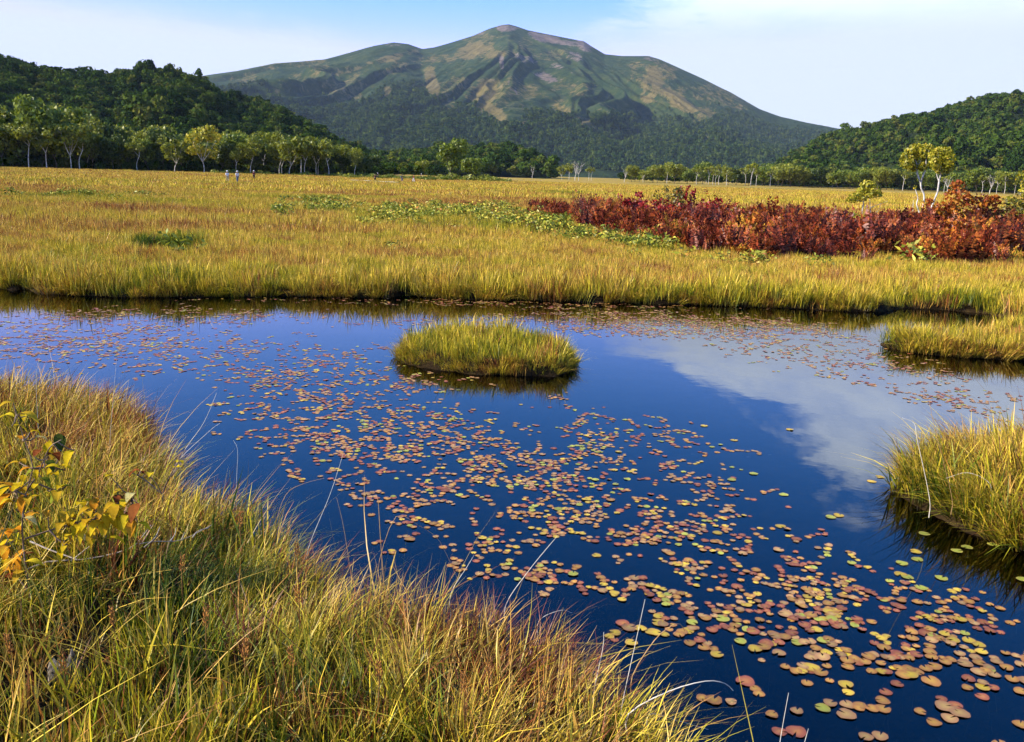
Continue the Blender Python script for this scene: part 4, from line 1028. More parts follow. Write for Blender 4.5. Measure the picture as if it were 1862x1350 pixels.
# ------------------------------------------------------------------ walkers and the boardwalk
def flat(name, c, rough=.8):
    mt, t, p, o = new_mat(name, rough, .2); co = t.node('ShaderNodeTexCoord').outputs['Object']
    t.l.new(t.ramp(t.noise(co, 6, 3), [(.3, tuple(x * .8 for x in c)), (.7, c)]), p.inputs['Base Color']); return mt
skin_m = flat('skin', (.50, .30, .21)); dark_m = flat('dark_cloth', (.02, .022, .03)); white_m = flat('white_cloth', (.80, .79, .77)); red_m = flat('red_cloth', (.42, .03, .03)); hair_m = flat('hair', (.02, .015, .012))
maroon_m = flat('maroon_cloth', (.12, .02, .03)); blue_m = flat('blue_grey_cloth', (.10, .13, .20)); tan_m = flat('tan_cloth', (.40, .32, .2))

def skinned(name, verts, edges, radii, mat, parent, root=0, **kw):
    me = bpy.data.meshes.new(name); me.from_pydata(verts, edges, []); me.materials.append(mat)
    o = link(name, me, parent, **kw)
    o.modifiers.new('skin', 'SKIN')
    for i, r_ in enumerate(radii):
        sv = me.skin_vertices[0].data[i]; sv.radius = (r_, r_); sv.use_root = (i == root)
    sb = o.modifiers.new('smooth', 'SUBSURF'); sb.levels = 1; sb.render_levels = 2
    return o
def person(u, v, rz, top, trousers, hat, pack, stride, label):
    b = at(u, v, .25); b.z = .30
    s = stride
    V_ = [(0, 0, .92), (0, .01, 1.12), (0, .01, 1.34), (0, .02, 1.44), (0, .03, 1.53), (0, .03, 1.66),
          (-.10, 0, .88), (-.11, s, .50), (-.11, s * 1.0 - .10 * (s < 0), .08), (.10, 0, .88), (.11, -s, .50), (.11, -s * 1.0 - .10 * (s > 0), .08),
          (-.19, 0, 1.38), (-.24, -s * .5, 1.12), (-.22, -s * .3 + .14, .92), (.19, 0, 1.38), (.24, s * .5, 1.12), (.22, s * .3 + .14, .92), (-.11, s + .12, .03), (.11, -s + .12, .03)]
    E_ = [(0, 1), (1, 2), (2, 3), (3, 4), (4, 5), (0, 6), (6, 7), (7, 8), (0, 9), (9, 10), (10, 11), (2, 12), (12, 13), (13, 14), (2, 15), (15, 16), (16, 17), (8, 18), (11, 19)]
    r_ = [.14, .13, .15, .06, .055, .095, .09, .065, .045, .09, .065, .045, .06, .045, .035, .06, .045, .035, .035, .035]
    o = skinned('person', V_, E_, r_, skin_m, None, 0, loc=b, label=label, cat='person', group='walkers on the boardwalk')
    o.rotation_euler.z = rz; o.scale = (.95,) * 3
    skinned('jacket', [V_[i] for i in (0, 1, 2, 12, 13, 15, 16)], [(0, 1), (1, 2), (2, 3), (3, 4), (2, 5), (5, 6)], [.155, .15, .17, .075, .06, .075, .06], top, o)
    skinned('trousers', [V_[i] for i in (0, 6, 7, 8, 9, 10, 11)], [(0, 1), (1, 2), (2, 3), (0, 4), (4, 5), (5, 6)], [.15, .105, .08, .06, .105, .08, .06], trousers, o)
    hv, hq = tubes([([(0, .03, 1.66), (0, .03, 1.675), (0, .03, 1.69), (0, .03, 1.75), (0, .03, 1.79)], [.19, .185, .115, .105, .03])], 10)
    link('hat', mesh_np('hat', hv, hq, mat=hat, smooth=True), o)
    if pack is not None:
        skinned('backpack', [(0, -.24, 1.02), (0, -.25, 1.2), (0, -.24, 1.38)], [(0, 1), (1, 2)], [.15, .17, .13], pack, o)
for a_ in [(414, 334, .5, white_m, tan_m, white_m, None, .10, 'walker in white top, leftmost of the three on the left'), (432, 334, -2.4, white_m, blue_m, white_m, white_m, -.10, 'walker in white with pale hat, middle of the three on the left'),
           (462, 329, .3, maroon_m, dark_m, white_m, None, .06, 'smaller dark walker with light hat, right of the two in white'), (682, 333, 1.3, maroon_m, dark_m, hair_m, dark_m, .16, 'walker in dark red on the pale boardwalk'),
           (687, 327, 1.3, dark_m, dark_m, white_m, None, .08, 'walker with white hat just behind the dark red one'), (731, 333, -1.5, dark_m, blue_m, hair_m, blue_m, .14, 'walker in black with dark pack right of the pale boardwalk'),
           (752, 333, -1.5, red_m, white_m, hair_m, None, .15, 'walker in bright red, rightmost of the nearer walkers'), (766, 326, -1.5, tan_m, dark_m, white_m, None, .06, 'distant walker with pale hat farthest right')]:
    person(*a_)
wood_m = plain('weathered_boards', [(.3, (.34, .31, .27)), (.7, (.62, .58, .52))], 3.0)
def box(c, a, b_, c2):
    """box spanned by a centre and three half vectors"""
    c = np.array(c, float); a, b_, c2 = map(lambda q: np.array(q, float), (a, b_, c2))
    v_ = [c + i * a + j * b_ + k * c2 for k in (-1, 1) for i, j in ((-1, -1), (1, -1), (1, 1), (-1, 1))]
    return np.array(v_), np.array([(3, 2, 1, 0), (4, 5, 6, 7), (0, 1, 5, 4), (1, 2, 6, 5), (2, 3, 7, 6), (3, 0, 4, 7)])
def boardwalk(p0, p1, label, z=.42, wide=.25):
    a, b = at(*p0, .25), at(*p1, .25); a.z = b.z = 0
    o = empty('boardwalk', (a.x, a.y, 0), label=label, cat='boardwalk'); d_ = np.array(b - a); L_ = np.linalg.norm(d_); e = d_ / L_; sd = np.array([-e[1], e[0], 0]); n_ = max(3, int(L_ / 4))
    v_, q_ = box((0, 0, 0), e * (L_ / n_ / 2 - .015), sd * wide / 2, (0, 0, .035)); pm = mesh_np('plank', v_, q_, mat=wood_m)
    for i in range(n_):
        for sgn in (-1, 1):
            link('plank', pm, o, tuple(e * (i + .5) * L_ / n_ + sd * sgn * (wide / 2 + .05) + np.array([0, 0, z])))
    v_, q_ = box((0, 0, 0), e * .06, sd * (wide + .08), (0, 0, .12)); sm_ = mesh_np('sleeper', v_, q_, mat=wood_m)
    for i in range(n_ + 1): link('sleeper', sm_, o, tuple(e * min(max(i * L_ / n_, .1), L_ - .1) + np.array([0, 0, z - .16])))
boardwalk((640, 331), (722, 335.5), 'pale grey boardwalk crossing the far meadow under the walkers', .62)
boardwalk((600, 331.5), (618, 332.5), 'short pale piece of boardwalk left of the longer one', .50)
# ------------------------------------------------------------------ lily pads
def pad_mat(name, c_in, c_mid, c_rim):
    mt, t, p, o = new_mat(name, .5, .28)
    co = t.node('ShaderNodeTexCoord').outputs['Object']; oi = t.node('ShaderNodeObjectInfo')
    nz_ = t.noise(co, 26, 4, .6); f = t.math('ADD', t.attr('rad'), t.math('MULTIPLY', t.math('SUBTRACT', nz_, .5), .9))
    c = t.ramp(f, [(.15, c_in), (.55, c_mid), (.95, c_rim)])
    v = t.node('ShaderNodeHueSaturation'); t.put(v.inputs['Value'], t.math('ADD', t.math('MULTIPLY', t.attr('r'), .45), t.math('ADD', t.math('MULTIPLY', oi.outputs['Random'], .2), .62)))
    t.l.new(c, v.inputs['Color']); t.l.new(v.outputs[0], p.inputs['Base Color'])
    b = t.node('ShaderNodeBump'); b.inputs['Strength'].default_value = .5; b.inputs['Distance'].default_value = .02
    t.l.new(nz_, b.inputs['Height']); t.l.new(b.outputs[0], p.inputs['Normal'])
    return mt
PADS = [('yellow', 'yellow', pad_mat('pad_yellow', (.66, .47, .03), (.58, .40, .035), (.52, .29, .05))),
        ('orange', 'orange brown', pad_mat('pad_orange', (.54, .31, .045), (.46, .22, .042), (.38, .15, .04))),
        ('rust', 'rusty red', pad_mat('pad_rust', (.42, .17, .045), (.34, .105, .038), (.27, .07, .036))),
        ('tan', 'pale tan', pad_mat('pad_tan', (.50, .32, .09), (.42, .23, .075), (.36, .165, .065))),
        ('green', 'yellow green', pad_mat('pad_green', (.40, .42, .04), (.36, .37, .045), (.40, .32, .05)))]
pmats = [p_[2] for p_ in PADS]

def pad_geo(g, n=14, rings=1):
    """a round floating leaf with a notch, a raised wavy rim and a faint dish"""
    notch = g.uniform(.10, .30); th = np.linspace(notch, 2 * math.pi - notch, n)
    rim = 1 + .06 * np.sin(th * 3 + g.uniform(0, 6)) + g.normal(0, .03, n)
    wav = .025 * np.sin(th * g.integers(2, 5) + g.uniform(0, 6)) + g.normal(0, .01, n)
    if g.random() < .12: wav[g.integers(0, n - 3):][:3] += .14
    vs = [(0.06, 0, 0)]; rad = [0]
    for k in range(1, rings + 1):
        q = k / rings
        for a, r_, z_ in zip(th, rim, wav): vs.append((math.cos(a) * r_ * q, math.sin(a) * r_ * q, z_ * q * q)); rad.append(q)
    tr_ = [(0, 1 + i, 2 + i) for i in range(n - 1)]
    for k in range(1, rings):
        o1 = 1 + (k - 1) * n; o2 = 1 + k * n
        for i in range(n - 1): tr_ += [(o1 + i, o2 + i, o2 + i + 1), (o1 + i, o2 + i + 1, o1 + i + 1)]
    return np.array(vs), np.array(tr_), np.array(rad, float)

g5 = np.random.default_rng(95)
zone_pads = [(1020, 890, 470, 130, 14, 1), (820, 790, 330, 70, 12, .85), (1420, 1110, 470, 150, 14, 1), (1700, 1230, 330, 140, 10, .95), (600, 780, 260, 130, 20, .85), (470, 660, 320, 60, 0, .6), (150, 620, 360, 60, 0, .72),
             (1260, 595, 380, 34, 3, .95), (1740, 720, 170, 40, 8, .85), (780, 590, 260, 14, 0, .45), (640, 700, 260, 50, 0, .6), (1350, 990, 300, 60, 10, .8), (900, 1010, 250, 70, 10, .75), (1450, 1290, 260, 70, 0, .55), (1560, 680, 200, 26, 10, .5), (300, 575, 340, 22, 0, .5), (900, 552, 700, 8, 1, .4), (1150, 800, 260, 60, 15, .55), (1250, 880, 220, 60, 15, .7), (1480, 640, 330, 50, 8, .55), (1700, 1120, 200, 80, 0, .7), (700, 880, 160, 80, 20, .8)]
void = [(1390, 770, 200, 95, 22, 1), (1540, 890, 70, 60, 0, 1), (1760, 1010, 90, 55, 0, .9), (1090, 690, 110, 22, 0, .9), (1130, 740, 120, 30, 10, .7), (1620, 970, 60, 50, 0, .6), (960, 720, 130, 24, 0, .6)]
cx = g5.uniform(POND[:, 0].min(), POND[:, 0].max(), 90000); cyy = g5.uniform(2.2, POND[:, 1].max(), 90000)
u, v = to_px(cx, cyy, 0 * cx)
ok = (u > -60) & (u < 1920) & (v < 1400); cx, cyy, u, v = cx[ok], cyy[ok], u[ok], v[ok]
dens = blobs(u, v, zone_pads, 71, .5) * (1 - blobs(u, v, void, 72, .4)) * (.60 + .40 * sstep(.36, .58, fbm(cx * .8, cyy * .8, 73, 3)))
ok = (g5.random(len(cx)) < dens * .50) & (shore(cx, cyy) < -.10); cx, cyy, dens = cx[ok], cyy[ok], dens[ok]
pads = []
for x0, y0, dn in zip(cx, cyy, dens):
    k = 1 + int(g5.geometric(.33) * (.6 + .7 * dn)) if g5.random() < .75 else 1
    x_, y_ = x0, y0; a = g5.uniform(0, 6.28); cpal = g5.random()
    for _ in range(min(k, 12)):
        r_ = .0182 * S * g5.lognormal(0, .17) * (1 + .42 * float(sstep(5.6, 4.0, y_))); pads.append((x_, y_, r_, cpal)); a += g5.normal(0, 1.0); st = r_ * g5.uniform(1.5, 2.6)
        x_ += math.cos(a) * st; y_ += math.sin(a) * st
pads = np.array(pads)
# keep most overlaps out: a coarse grid limits how many share a spot
cell = {}; keep = []
for i, (x_, y_, r_, _) in enumerate(pads):
    key = (int(x_ / (.037 * S)), int(y_ / (.037 * S)))
    if cell.get(key, 0) < 1 or g5.random() < .05: cell[key] = cell.get(key, 0) + 1; keep.append(i)
pads = pads[keep]; pads = pads[shore(pads[:, 0], pads[:, 1]) < -.06]
# a few single pads seen by the right-hand bank
extra = [(1335, 801), (1280, 775), (1510, 941), (1525, 938), (1436, 782), (1740, 1003), (1758, 996), (1806, 991), (1680, 971), (1665, 1004), (1668, 1018), (1640, 1025), (1637, 1045), (1650, 1050), (1675, 1070), (1712, 1052), (1585, 876), (1600, 868), (1860, 1055), (1330, 873), (1425, 900), (1370, 862)]
ep = np.array([(*at(a_, b_)[:2], .030 * S, .97) for a_, b_ in extra]); pads = np.vstack([pads, ep])
pu, pv = to_px(pads[:, 0], pads[:, 1], 0 * pads[:, 0])
dist_ = np.hypot(pads[:, 0], pads[:, 1]); size_px = pads[:, 2] / dist_
inview = (pu > -10) & (pu < 1872) & (pv < 1360)
order = np.argsort(-(size_px * inview)); near_ids = set(order[:300].tolist())
near_geo = [pad_geo(g5, 18, 2) for _ in range(8)]
near_me = {}
def pad_colour(cpal, v_, fresh):
    w_ = np.array([.16, .32, .26, .20, .06]) if v_ > 900 else np.array([.08, .24, .30, .30, .08])
    if fresh: return 4 if g5.random() < .8 else 0
    k0 = int(np.searchsorted(np.cumsum(w_), min(cpal, .999) * w_.sum()))
    return min(k0, 4) if g5.random() < .55 else int(g5.choice(5, p=w_ / w_.sum()))
def pad_where(u_, v_):
    if v_ > 1270: return 'near the bottom edge, ' + ('by the front bank' if u_ < 1420 else 'in the right corner' if u_ > 1700 else 'right of the front bank')
    if u_ > 1600: return 'below the right grass bank, ' + ('at the picture edge' if u_ > 1740 else 'away from the edge') + (', farther' if v_ < 1170 else '')
    return 'beyond the front bank, ' + ('by its tip' if u_ < 1250 else 'in mid water' if u_ < 1440 else 'toward the right bank') + (', farther' if v_ < 1170 else '')
fv, ft, fr_, frr, fm_ = [], [], [], [], []; off = 0
stem_m = plain('pad_stem', [(.3, (.20, .16, .08)), (.7, (.34, .30, .16))], 30)
sg = np.random.default_rng(5)
for i, (x_, y_, r_, cp) in enumerate(pads):
    fresh = i >= len(pads) - len(extra)
    c_ = pad_colour(cp, pv[i], fresh); rz = g5.uniform(0, 6.28); z_ = .002 + .004 * g5.random(); tx, ty = g5.normal(0, .02, 2)
    if i in near_ids:
        k = int(g5.integers(0, 8))
        if (k, c_) not in near_me:
            vv_, tt_, rd = near_geo[k]; near_me[(k, c_)] = mesh_np('lily_pad', vv_, None, tt_, {'rad': rd, 'r': np.full(len(vv_), g5.random())}, pmats[c_], True)
        o = link('lily_pad', near_me[(k, c_)], None, (x_, y_, z_ + .002), PADS[c_][1] + (' large' if r_ > .031 else ' small') + ' lily pad ' + pad_where(pu[i], pv[i]), 'lily pad', 'lily pads nearest the camera')
        o.rotation_euler = (tx, ty, rz); o.scale = (r_, r_, r_)
        if sg.random() < .22:
            e = np.array([sg.normal(0, 3.5), sg.normal(0, 3.5), -8.0]); pth = smooth_path([(0, 0, -.05), e * .4 + (0, 0, .8), e], 7)
            tube_obj('stem', [(pth, np.full(len(pth), .06))], stem_m, o, 4)
    else:
        vv_, tt_, rd = pad_geo(g5, 12 if size_px[i] > .006 else 9, 1)
        cz, sz_ = math.cos(rz), math.sin(rz); w_ = vv_ * r_
        fv.append(np.stack([w_[:, 0] * cz - w_[:, 1] * sz_ + x_, w_[:, 0] * sz_ + w_[:, 1] * cz + y_, w_[:, 2] + z_ + tx * w_[:, 0] + ty * w_[:, 1]], -1))
        ft.append(tt_ + off); off += len(vv_); fr_.append(rd); frr.append(np.full(len(vv_), g5.random())); fm_.append(np.full(len(tt_), c_))
link('lily_pads', mesh_np('lily_pads', np.vstack(fv), None, np.vstack(ft), {'rad': np.concatenate(fr_), 'r': np.concatenate(frr)}, pmats, False, np.concatenate(fm_)), None, kind='stuff',
     label='scattered reddish lily pads floating over the farther pond', cat='lily pads')
print('PADS', len(pads))
# sunken pads just under the surface
fv, ft, fr_, frr, fm_ = [], [], [], [], []; off = 0
for x_, y_, r_, cp in pads[g5.choice(len(pads), min(420, len(pads)), replace=False)]:
    vv_, tt_, rd = pad_geo(g5, 10, 1); q = g5.normal(0, .10, 2) * S
    fv.append(vv_ * r_ + np.array([x_ + q[0], y_ + q[1], -.02 - .05 * g5.random()])); ft.append(tt_ + off); off += len(vv_); fr_.append(rd); frr.append(np.full(len(vv_), g5.random())); fm_.append(np.full(len(tt_), g5.integers(1, 4)))
link('sunken_lily_pads', mesh_np('sunken_lily_pads', np.vstack(fv), None, np.vstack(ft), {'rad': np.concatenate(fr_), 'r': np.concatenate(frr)}, pmats, False, np.concatenate(fm_)), None, kind='stuff',
     label='dim lily pads sunk just below the dark water', cat='lily pads')

# ------------------------------------------------------------------ the yellow leaved shrub in the left foreground
def leaf_tone(name, a, b_):
    mt, t, p, o = new_mat(name); co = t.node('ShaderNodeTexCoord').outputs['Object']; oi = t.node('ShaderNodeObjectInfo')
    f = t.math('ADD', t.math('MULTIPLY', t.noise(co, 5, 4, .6), .7), t.math('MULTIPLY', oi.outputs['Random'], .3))
    leaf_surface(t, o, t.ramp(f, [(.25, tuple(x * .55 for x in a)), (.42, a), (.7, b_)]), .38, .5, 0.0); return mt
leaf_cols = {'y': leaf_tone('leaf_yellow', (.62, .42, .012), (.74, .56, .03)), 'o': leaf_tone('leaf_orange', (.60, .24, .015), (.70, .36, .03)), 'b': leaf_tone('leaf_brown', (.20, .045, .015), (.36, .12, .03)),
             'g': leaf_tone('leaf_green', (.14, .18, .018), (.26, .29, .03)), 'd': leaf_tone('leaf_dark', (.035, .055, .012), (.08, .11, .02)), 'p': leaf_tone('leaf_pale', (.68, .58, .20), (.80, .72, .36)), 'c': leaf_tone('leaf_ochre', (.52, .31, .018), (.64, .42, .03))}
def leaf_geo(seed):
    """pointed oval leaf, folded along the midrib and arched"""
    g = np.random.default_rng(seed); vs, fs = [], []; n = 7; fold = g.uniform(.15, .5); arch = g.uniform(.15, .5)
    for k in range(n):
        s = k / (n - 1); wv = .23 * math.sin(math.pi * min(s * 1.04, 1)) ** .8 + .004; zc = arch * s * (1 - s) * 1.6 - arch * .7 * s * s
        vs += [(s, -wv, zc + fold * wv), (s, 0, zc), (s, wv, zc + fold * wv)]
    for k in range(n - 1):
        for j in (0, 1): fs.append((k * 3 + j, k * 3 + j + 1, k * 3 + j + 4, k * 3 + j + 3))
    return np.array(vs), np.array(fs)
leaf_me = {}
def leaf_at(parent, pos, direction, size, col, seed):
    k = (seed % 5, col)
    if k not in leaf_me:
        v_, f_ = leaf_geo(k[0] + 50); leaf_me[k] = mesh_np('leaf', v_, f_, mat=leaf_cols[col], smooth=True)
    o = link('leaf', leaf_me[k], parent, tuple(pos))
    d_ = Vector(direction).normalized(); o.rotation_mode = 'QUATERNION'; o.rotation_quaternion = d_.to_track_quat('X', 'Z'); o.scale = (size,) * 3
g6 = np.random.default_rng(66); bark_twig = plain('brown_twig', [(.3, (.10, .06, .035)), (.7, (.26, .19, .13))], 20.0)
DB = at(70, 1110, .2).y
def leafy_shrub(name, foot, stems, leaves, label, D=DB, mat=bark_twig, r0=.0042):
    b = at_y(*foot, D); o = empty(name, b, label=label, cat='shrub')
    paths = []; nodes = []
    for pts in stems:
        pp = smooth_path(px_path(D, pts, g6.uniform(-.15, .15)) - np.array(b), 9); paths.append((pp, np.linspace(r0 * S, r0 * .4 * S, len(pp)))); nodes.append(pp)
    nodes = np.vstack(nodes); st = []
    for (u_, v_, c_, L_) in leaves:
        q = np.array(at_y(u_, v_, D + g6.uniform(-.10, .10))) - np.array(b)
        nd = nodes[np.argmin(np.linalg.norm(nodes - q, axis=1))]
        d_ = q - nd; d_[1] += g6.normal(0, .05); d_[2] *= .45; d_ = d_ / (np.linalg.norm(d_) + 1e-6); d_ = d_ * 1.0 + g6.normal(0, .28, 3)
        d_ /= np.linalg.norm(d_); sz = L_ * 1.15 * D / F_PX
        base_ = q - d_ * sz * .5
        leaf_at(o, base_, d_, sz, c_, int(g6.integers(0, 99)))
        st.append(([nd, (nd + base_) / 2 + (0, 0, -.01), base_], [.0028 * S, .0024 * S, .0018 * S]))
    tube_obj('stems', paths + st, mat, o, 5)
    return o
leaves1 = [(12, 757, 'y', 30), (54, 757, 'c', 36), (38, 795, 'o', 30), (75, 797, 'p', 26), (108, 803, 'd', 42), (98, 830, 'b', 40), (70, 822, 'b', 30), (73, 853, 'o', 34), (118, 850, 'y', 26), (106, 868, 'g', 34), (84, 875, 'g', 24), (10, 888, 'd', 32), (33, 886, 'y', 32), (65, 883, 'y', 30), (113, 888, 'g', 28),
           (10, 917, 'y', 30), (28, 918, 'y', 20), (55, 946, 'p', 28), (25, 967, 'o', 42), (6, 978, 'o', 34), (118, 941, 'c', 34), (118, 957, 'c', 34), (161, 935, 'c', 36), (174, 957, 'y', 36), (140, 964, 'y', 32), (158, 947, 'c', 36), (150, 975, 'p', 18), (206, 929, 'c', 42), (209, 944, 'y', 44), (219, 894, 'c', 28), (237, 902, 'p', 34), (244, 930, 'b', 40), (236, 944, 'b', 36),
           (214, 909, 'b', 34), (120, 988, 'c', 34), (106, 974, 'c', 26), (30, 1037, 'o', 46), (8, 1000, 'o', 34), (8, 1022, 'y', 20), (103, 901, 'c', 34), (50, 909, 'c', 30), (190, 936, 'c', 40), (175, 944, 'o', 36), (200, 950, 'c', 36), (228, 918, 'c', 36), (90, 905, 'g', 30), (60, 855, 'g', 28), (20, 845, 'c', 28), (92, 845, 'd', 30), (128, 935, 'y', 26), (40, 1010, 'b', 40), (12, 1050, 'b', 40)]
leaves1 = leaves1 + [(g6.uniform(95, 250), g6.uniform(905, 985), g6.choice(list('yccoy')), 34) for _ in range(16)] + [(g6.uniform(0, 60), g6.uniform(880, 1050), g6.choice(list('yoo')), 36) for _ in range(10)] + [(u_ + g6.normal(0, 16), v_ + g6.normal(0, 14), g6.choice(list('yyccoy')), L_ * .8) for (u_, v_, c_, L_) in leaves1]
leafy_shrub('yellow_shrub', (62, 1120), [[(62, 1120), (48, 1040), (40, 960), (46, 900), (60, 850), (44, 800), (30, 755)], [(44, 940), (30, 900), (14, 885)], [(50, 890), (70, 860), (90, 815), (112, 800)], [(46, 980), (90, 965), (140, 950), (190, 938), (240, 905)], [(62, 852), (90, 850), (120, 855)],
             [(56, 1080), (30, 1045), (10, 990)], [(90, 965), (110, 985), (122, 990)], [(70, 880), (95, 890), (115, 888)]], leaves1, 'shrub with yellow, orange and green leaves at the left picture edge')
leafy_shrub('yellow_sprig', (300, 960), [[(300, 960), (296, 900), (312, 860), (326, 838)], [(297, 905), (284, 880), (268, 862)], [(296, 900), (262, 872), (240, 860)], [(298, 950), (284, 945), (272, 938)]], [(327, 840, 'y', 24), (320, 850, 'y', 22), (330, 850, 'y', 16), (274, 863, 'y', 24), (243, 861, 'b', 26), (274, 945, 'y', 26), (256, 861, 'b', 18)],
            'slim sprig with a few bright yellow leaves right of the shrub', D=at(300, 965, .2).y)
# bare pale branch lying in the grass, weathered stump
b = at(40, 1065, .2)
branch_m = plain('dry_branch', [(.3, (.22, .17, .12)), (.7, (.50, .42, .32))], 20.0)
tube_obj('dead_branch', [(smooth_path(px_path(b.y, pts, dp) - np.array(b), 9), np.linspace(w0, w1, len(smooth_path(pts, 9)))) for pts, w0, w1, dp in
         [([(36, 1042), (85, 1022), (150, 1018), (215, 1005), (250, 988), (275, 955)], .006, .003, .2), ([(250, 990), (280, 985), (330, 982), (385, 955)], .004, .002, .2), ([(262, 996), (282, 978), (291, 958)], .005, .002, .1), ([(310, 984), (318, 972), (320, 960)], .004, .002, .1),
          ([(330, 982), (336, 968)], .004, .002, 0), ([(55, 985), (90, 1000), (140, 1018)], .006, .004, -.1), ([(350, 978), (360, 966), (380, 960)], .003, .002, .1), ([(130, 1020), (165, 992)], .005, .002, .0)]], branch_m, None, 5, loc=b,
         label='bare whitish branch lying in the grass right of the yellow shrub', cat='branch')
b = at(118, 1262, .2); st_m = plain('weathered_wood', [(.36, (.025, .020, .014)), (.50, (.15, .125, .09)), (.7, (.40, .34, .26))], 22, .85, .1, .02)
o = empty('weathered_stump', b, label='small grey weathered stump half hidden in the grass, lower left', cat='stump'); o.scale = (.74, .74, .85)
n_ = 14; vs = []; ks = [0, .35, .7, .92, 1.0]
for k, zk in enumerate(ks):
    for j in range(n_):
        a = j * 6.283 / n_; rr_ = (.075 - .018 * zk) * S * (1 + .22 * math.sin(a * 3 + 1) + .10 * math.sin(a * 7 + k)) * (1 if k < 4 else .75)
        vs.append((math.cos(a) * rr_ * 1.05, math.sin(a) * rr_, (-.05 + .19 * zk * (1 + .09 * math.sin(a * 2 + .6) * zk + .06 * math.sin(a * 5 + k))) * S))
vs.append((0, 0, .12 * S)); qs = [(k * n_ + j, k * n_ + (j + 1) % n_, (k + 1) * n_ + (j + 1) % n_, (k + 1) * n_ + j) for k in range(4) for j in range(n_)]
link('stump_body', mesh_np('stump_body', vs, qs, [(4 * n_ + j, 4 * n_ + (j + 1) % n_, len(vs) - 1) for j in range(n_)], mat=st_m), o)
tube_obj('splinter', [([(.03 * S, 0, .10 * S), (.045 * S, .01, .17 * S), (.05 * S, .0, .20 * S)], [.016 * S, .011 * S, .003 * S]), ([(-.04 * S, -.01, .08 * S), (-.05 * S, 0, .14 * S)], [.014 * S, .003 * S])], st_m, o, 5)

# ------------------------------------------------------------------ orange seed spikes and dry stalks
sp_m = plain('seed_spike', [(.3, (.26, .085, .018)), (.7, (.50, .24, .05))], 60); spst_m = plain('spike_stem', [(.3, (.16, .07, .02)), (.7, (.30, .15, .04))], 30)
def spike_mesh(seed):
    g = np.random.default_rng(seed); vs, qs = [], []; off = 0
    for k in range(22):
        z = k / 22; a = k * 2.4; r_ = .012 * (1 - .5 * z) * S
        c = np.array([math.cos(a) * r_, math.sin(a) * r_, z * .085 * S]); d_ = np.array([math.cos(a), math.sin(a), 1.4]); d_ /= np.linalg.norm(d_)
        v_, q_ = tubes([([c, c + d_ * .008 * S, c + d_ * .016 * S], [.0035 * S, .0052 * S, .001 * S])], 4); vs.append(v_); qs.append(q_ + off); off += len(v_)
    return mesh_np('seed_head', np.vstack(vs), np.vstack(qs), mat=sp_m)
spike_me = [spike_mesh(i) for i in range(3)]
spikes = [(250, 978, 'left of the bare branch tip'), (205, 986, 'just right of the yellow shrub'), (329, 1012, 'right of the bare branch'), (435, 930, 'near the notch of the left bank'), (541, 985, 'at the water side of the left bank'), (543, 1066, 'below the one at the water side'), (373, 1108, 'in the middle of the dark grass'), (444, 1165, 'standing tall in the lower left grass'),
          (532, 1178, 'right of the tall one in the lower left grass'), (115, 1192, 'directly above the grey stump'), (205, 1105, 'between shrub and stump'), (889, 1198, 'in the front grass below the pads'), (983, 1262, 'near the right end of the front grass'), (690, 1198, 'in the middle of the front grass'), (845, 1222, 'close left of two front spikes'), (17, 1155, 'at the left edge above the stump')]
for i, (u_, v_, where) in enumerate(spikes):
    zt = .20 + .27 * S; p_ = at(u_, v_, zt); z0 = float(land_z(np.array([p_.x]), np.array([p_.y]))[0]); hh = zt - z0 - .05
    o = empty('seed_spike', (p_.x, p_.y, z0), label='orange brown seed spike ' + where, cat='seed spike', group='orange seed spikes in the near grass')
    h_ = link('seed_head', spike_me[i % 3], o, (0, 0, hh - .04)); h_.scale = (.6, .6, .8); h_.rotation_euler = (g6.normal(0, .1), g6.normal(0, .1), g6.uniform(0, 6))
    tube_obj('stem', [([(g6.normal(0, .02), g6.normal(0, .02), -.05), (g6.normal(0, .006), 0, hh * .5), (0, 0, hh - .03), (0, 0, hh + .06 * S)], [.003 * S, .0026 * S, .0022 * S, .0012 * S])], spst_m, o, 4)
stalk_m = plain('dry_stalk', [(.3, (.55, .46, .32)), (.7, (.75, .68, .54))], 30); stalk_t = plain('brown_stalk', [(.3, (.30, .16, .06)), (.7, (.50, .30, .12))], 30)
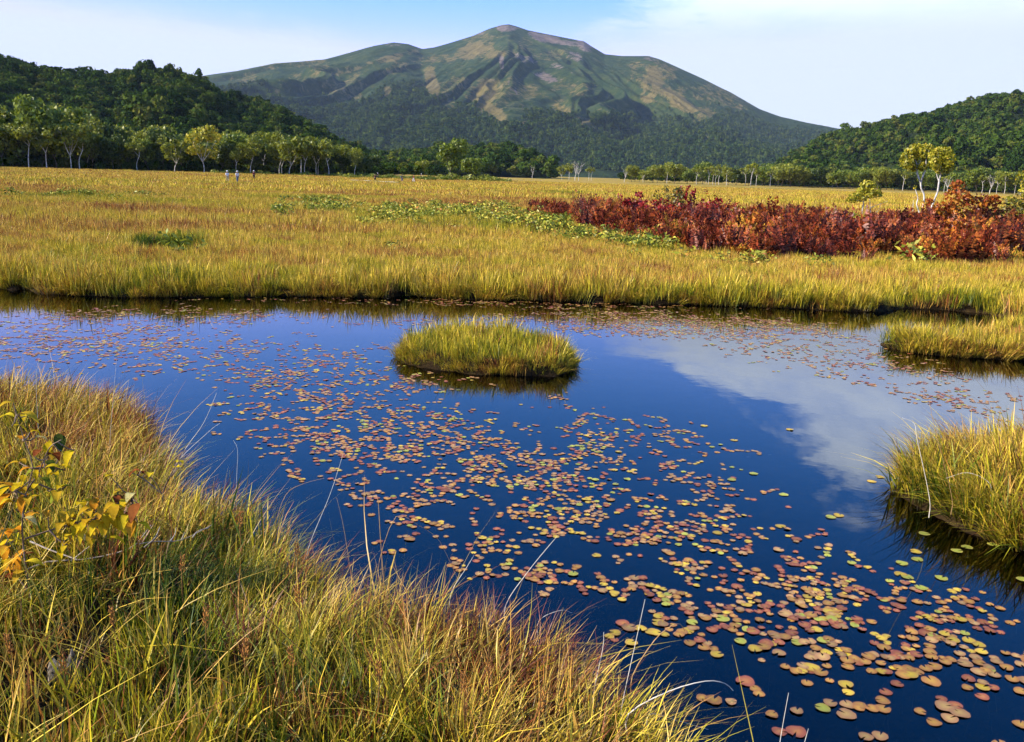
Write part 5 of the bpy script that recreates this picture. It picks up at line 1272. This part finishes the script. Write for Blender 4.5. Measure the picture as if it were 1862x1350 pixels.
stalks = [([(1143, 1299), (1215, 1258), (1282, 1239), (1318, 1243), (1333, 1256)], .0030, 's', 'white arching dry stalk bent over the water at the front bank'), ([(1150, 1230), (1190, 1165), (1222, 1138), (1238, 1136), (1245, 1148)], .0024, 't', 'dry stalk with hooked tip above the pads right of the front bank'),
          ([(1418, 1352), (1425, 1310), (1434, 1260)], .0018, 's', 'straight pale stem rising from the water at the bottom'), ([(1462, 1356), (1470, 1325)], .0018, 's', 'short pale stem tip at the bottom picture edge'), ([(1180, 1300), (1230, 1310), (1288, 1327)], .0020, 's', 'thin dry stalk lying flat out from the front bank'),
          ([(1130, 1290), (1160, 1150), (1173, 1090)], .0016, 's', 'thin pale stem standing right of the front grass'), ([(1080, 1260), (1096, 1180), (1098, 1150)], .0016, 's', 'thin straight stem at the end of the front grass'), ([(700, 1090), (692, 980), (688, 915), (684, 900)], .0026, 't', 'brown flowering stalk standing highest in the front grass'),
          ([(690, 1020), (720, 940), (760, 955), (800, 985), (835, 1060)], .0018, 't', 'long arching brown stalk bending right over the water'), ([(820, 1080), (850, 1030), (862, 1010)], .0016, 's', 'short straight straw stem before the pads'), ([(640, 1060), (625, 960), (612, 905)], .0018, 't', 'reddish stalk leaning left over the front notch'),
          ([(560, 1000), (600, 900), (624, 826)], .0016, 's', 'long straw leaning out into the pads by the notch'), ([(330, 830), (370, 770), (394, 715)], .0022, 's', 'pale straw leaning right from the left bank corner'), ([(430, 880), (432, 820), (424, 800)], .0016, 's', 'short pale straw at the left bank notch'), ([(320, 845), (380, 785), (400, 770)], .0016, 's', 'thin second straw leaning right from the left bank corner'),
          ([(500, 960), (520, 900), (552, 880), (590, 870)], .0016, 't', 'thin brown stalk arching out from the left bank'), ([(920, 1100), (960, 1040), (1005, 985), (1015, 975)], .0018, 's', 'long straw pointing right across the pads'), ([(980, 1130), (1020, 1110), (1040, 1115)], .0016, 's', 'short pale straw at the tip of the front grass'), ([(200, 800), (208, 700), (212, 655)], .0018, 's', 'upright straw above the left bank'), ([(70, 790), (66, 690), (76, 630)], .0018, 's', 'upright straw at the far left bank'),
          ([(1690, 905), (1668, 800), (1662, 770), (1640, 760)], .0022, 's', 'dry straw bent left above the right bank'), ([(1730, 900), (1700, 780), (1690, 730)], .0016, 't', 'thin brown straw above the right bank'), ([(1800, 880), (1760, 860), (1720, 870)], .0024, 's', 'pale broken straw lying across the right bank')]
for pts, rad, kd, lb in stalks:
    zf = .05 if pts[0][0] > 1300 and pts[0][0] < 1600 else .2
    b = at(pts[0][0], min(pts[0][1] + 40, 1420) if pts[0][0] < 1300 else pts[0][1] + (10 if zf < .1 else 30), 0.0 if zf < .1 else zf); D = b.y
    fpx = to_px(b.x, b.y, b.z - .03); pp = smooth_path(px_path(D, [(float(fpx[0]), float(fpx[1]))] + pts, .1) - np.array(b), 14)
    tube_obj('dry_stalk', [(pp, np.linspace(rad, rad * .45, len(pp)) * S)], stalk_m if kd == 's' else stalk_t, None, 4, loc=b, label=lb, cat='stalk', group='dry stalks along the banks')
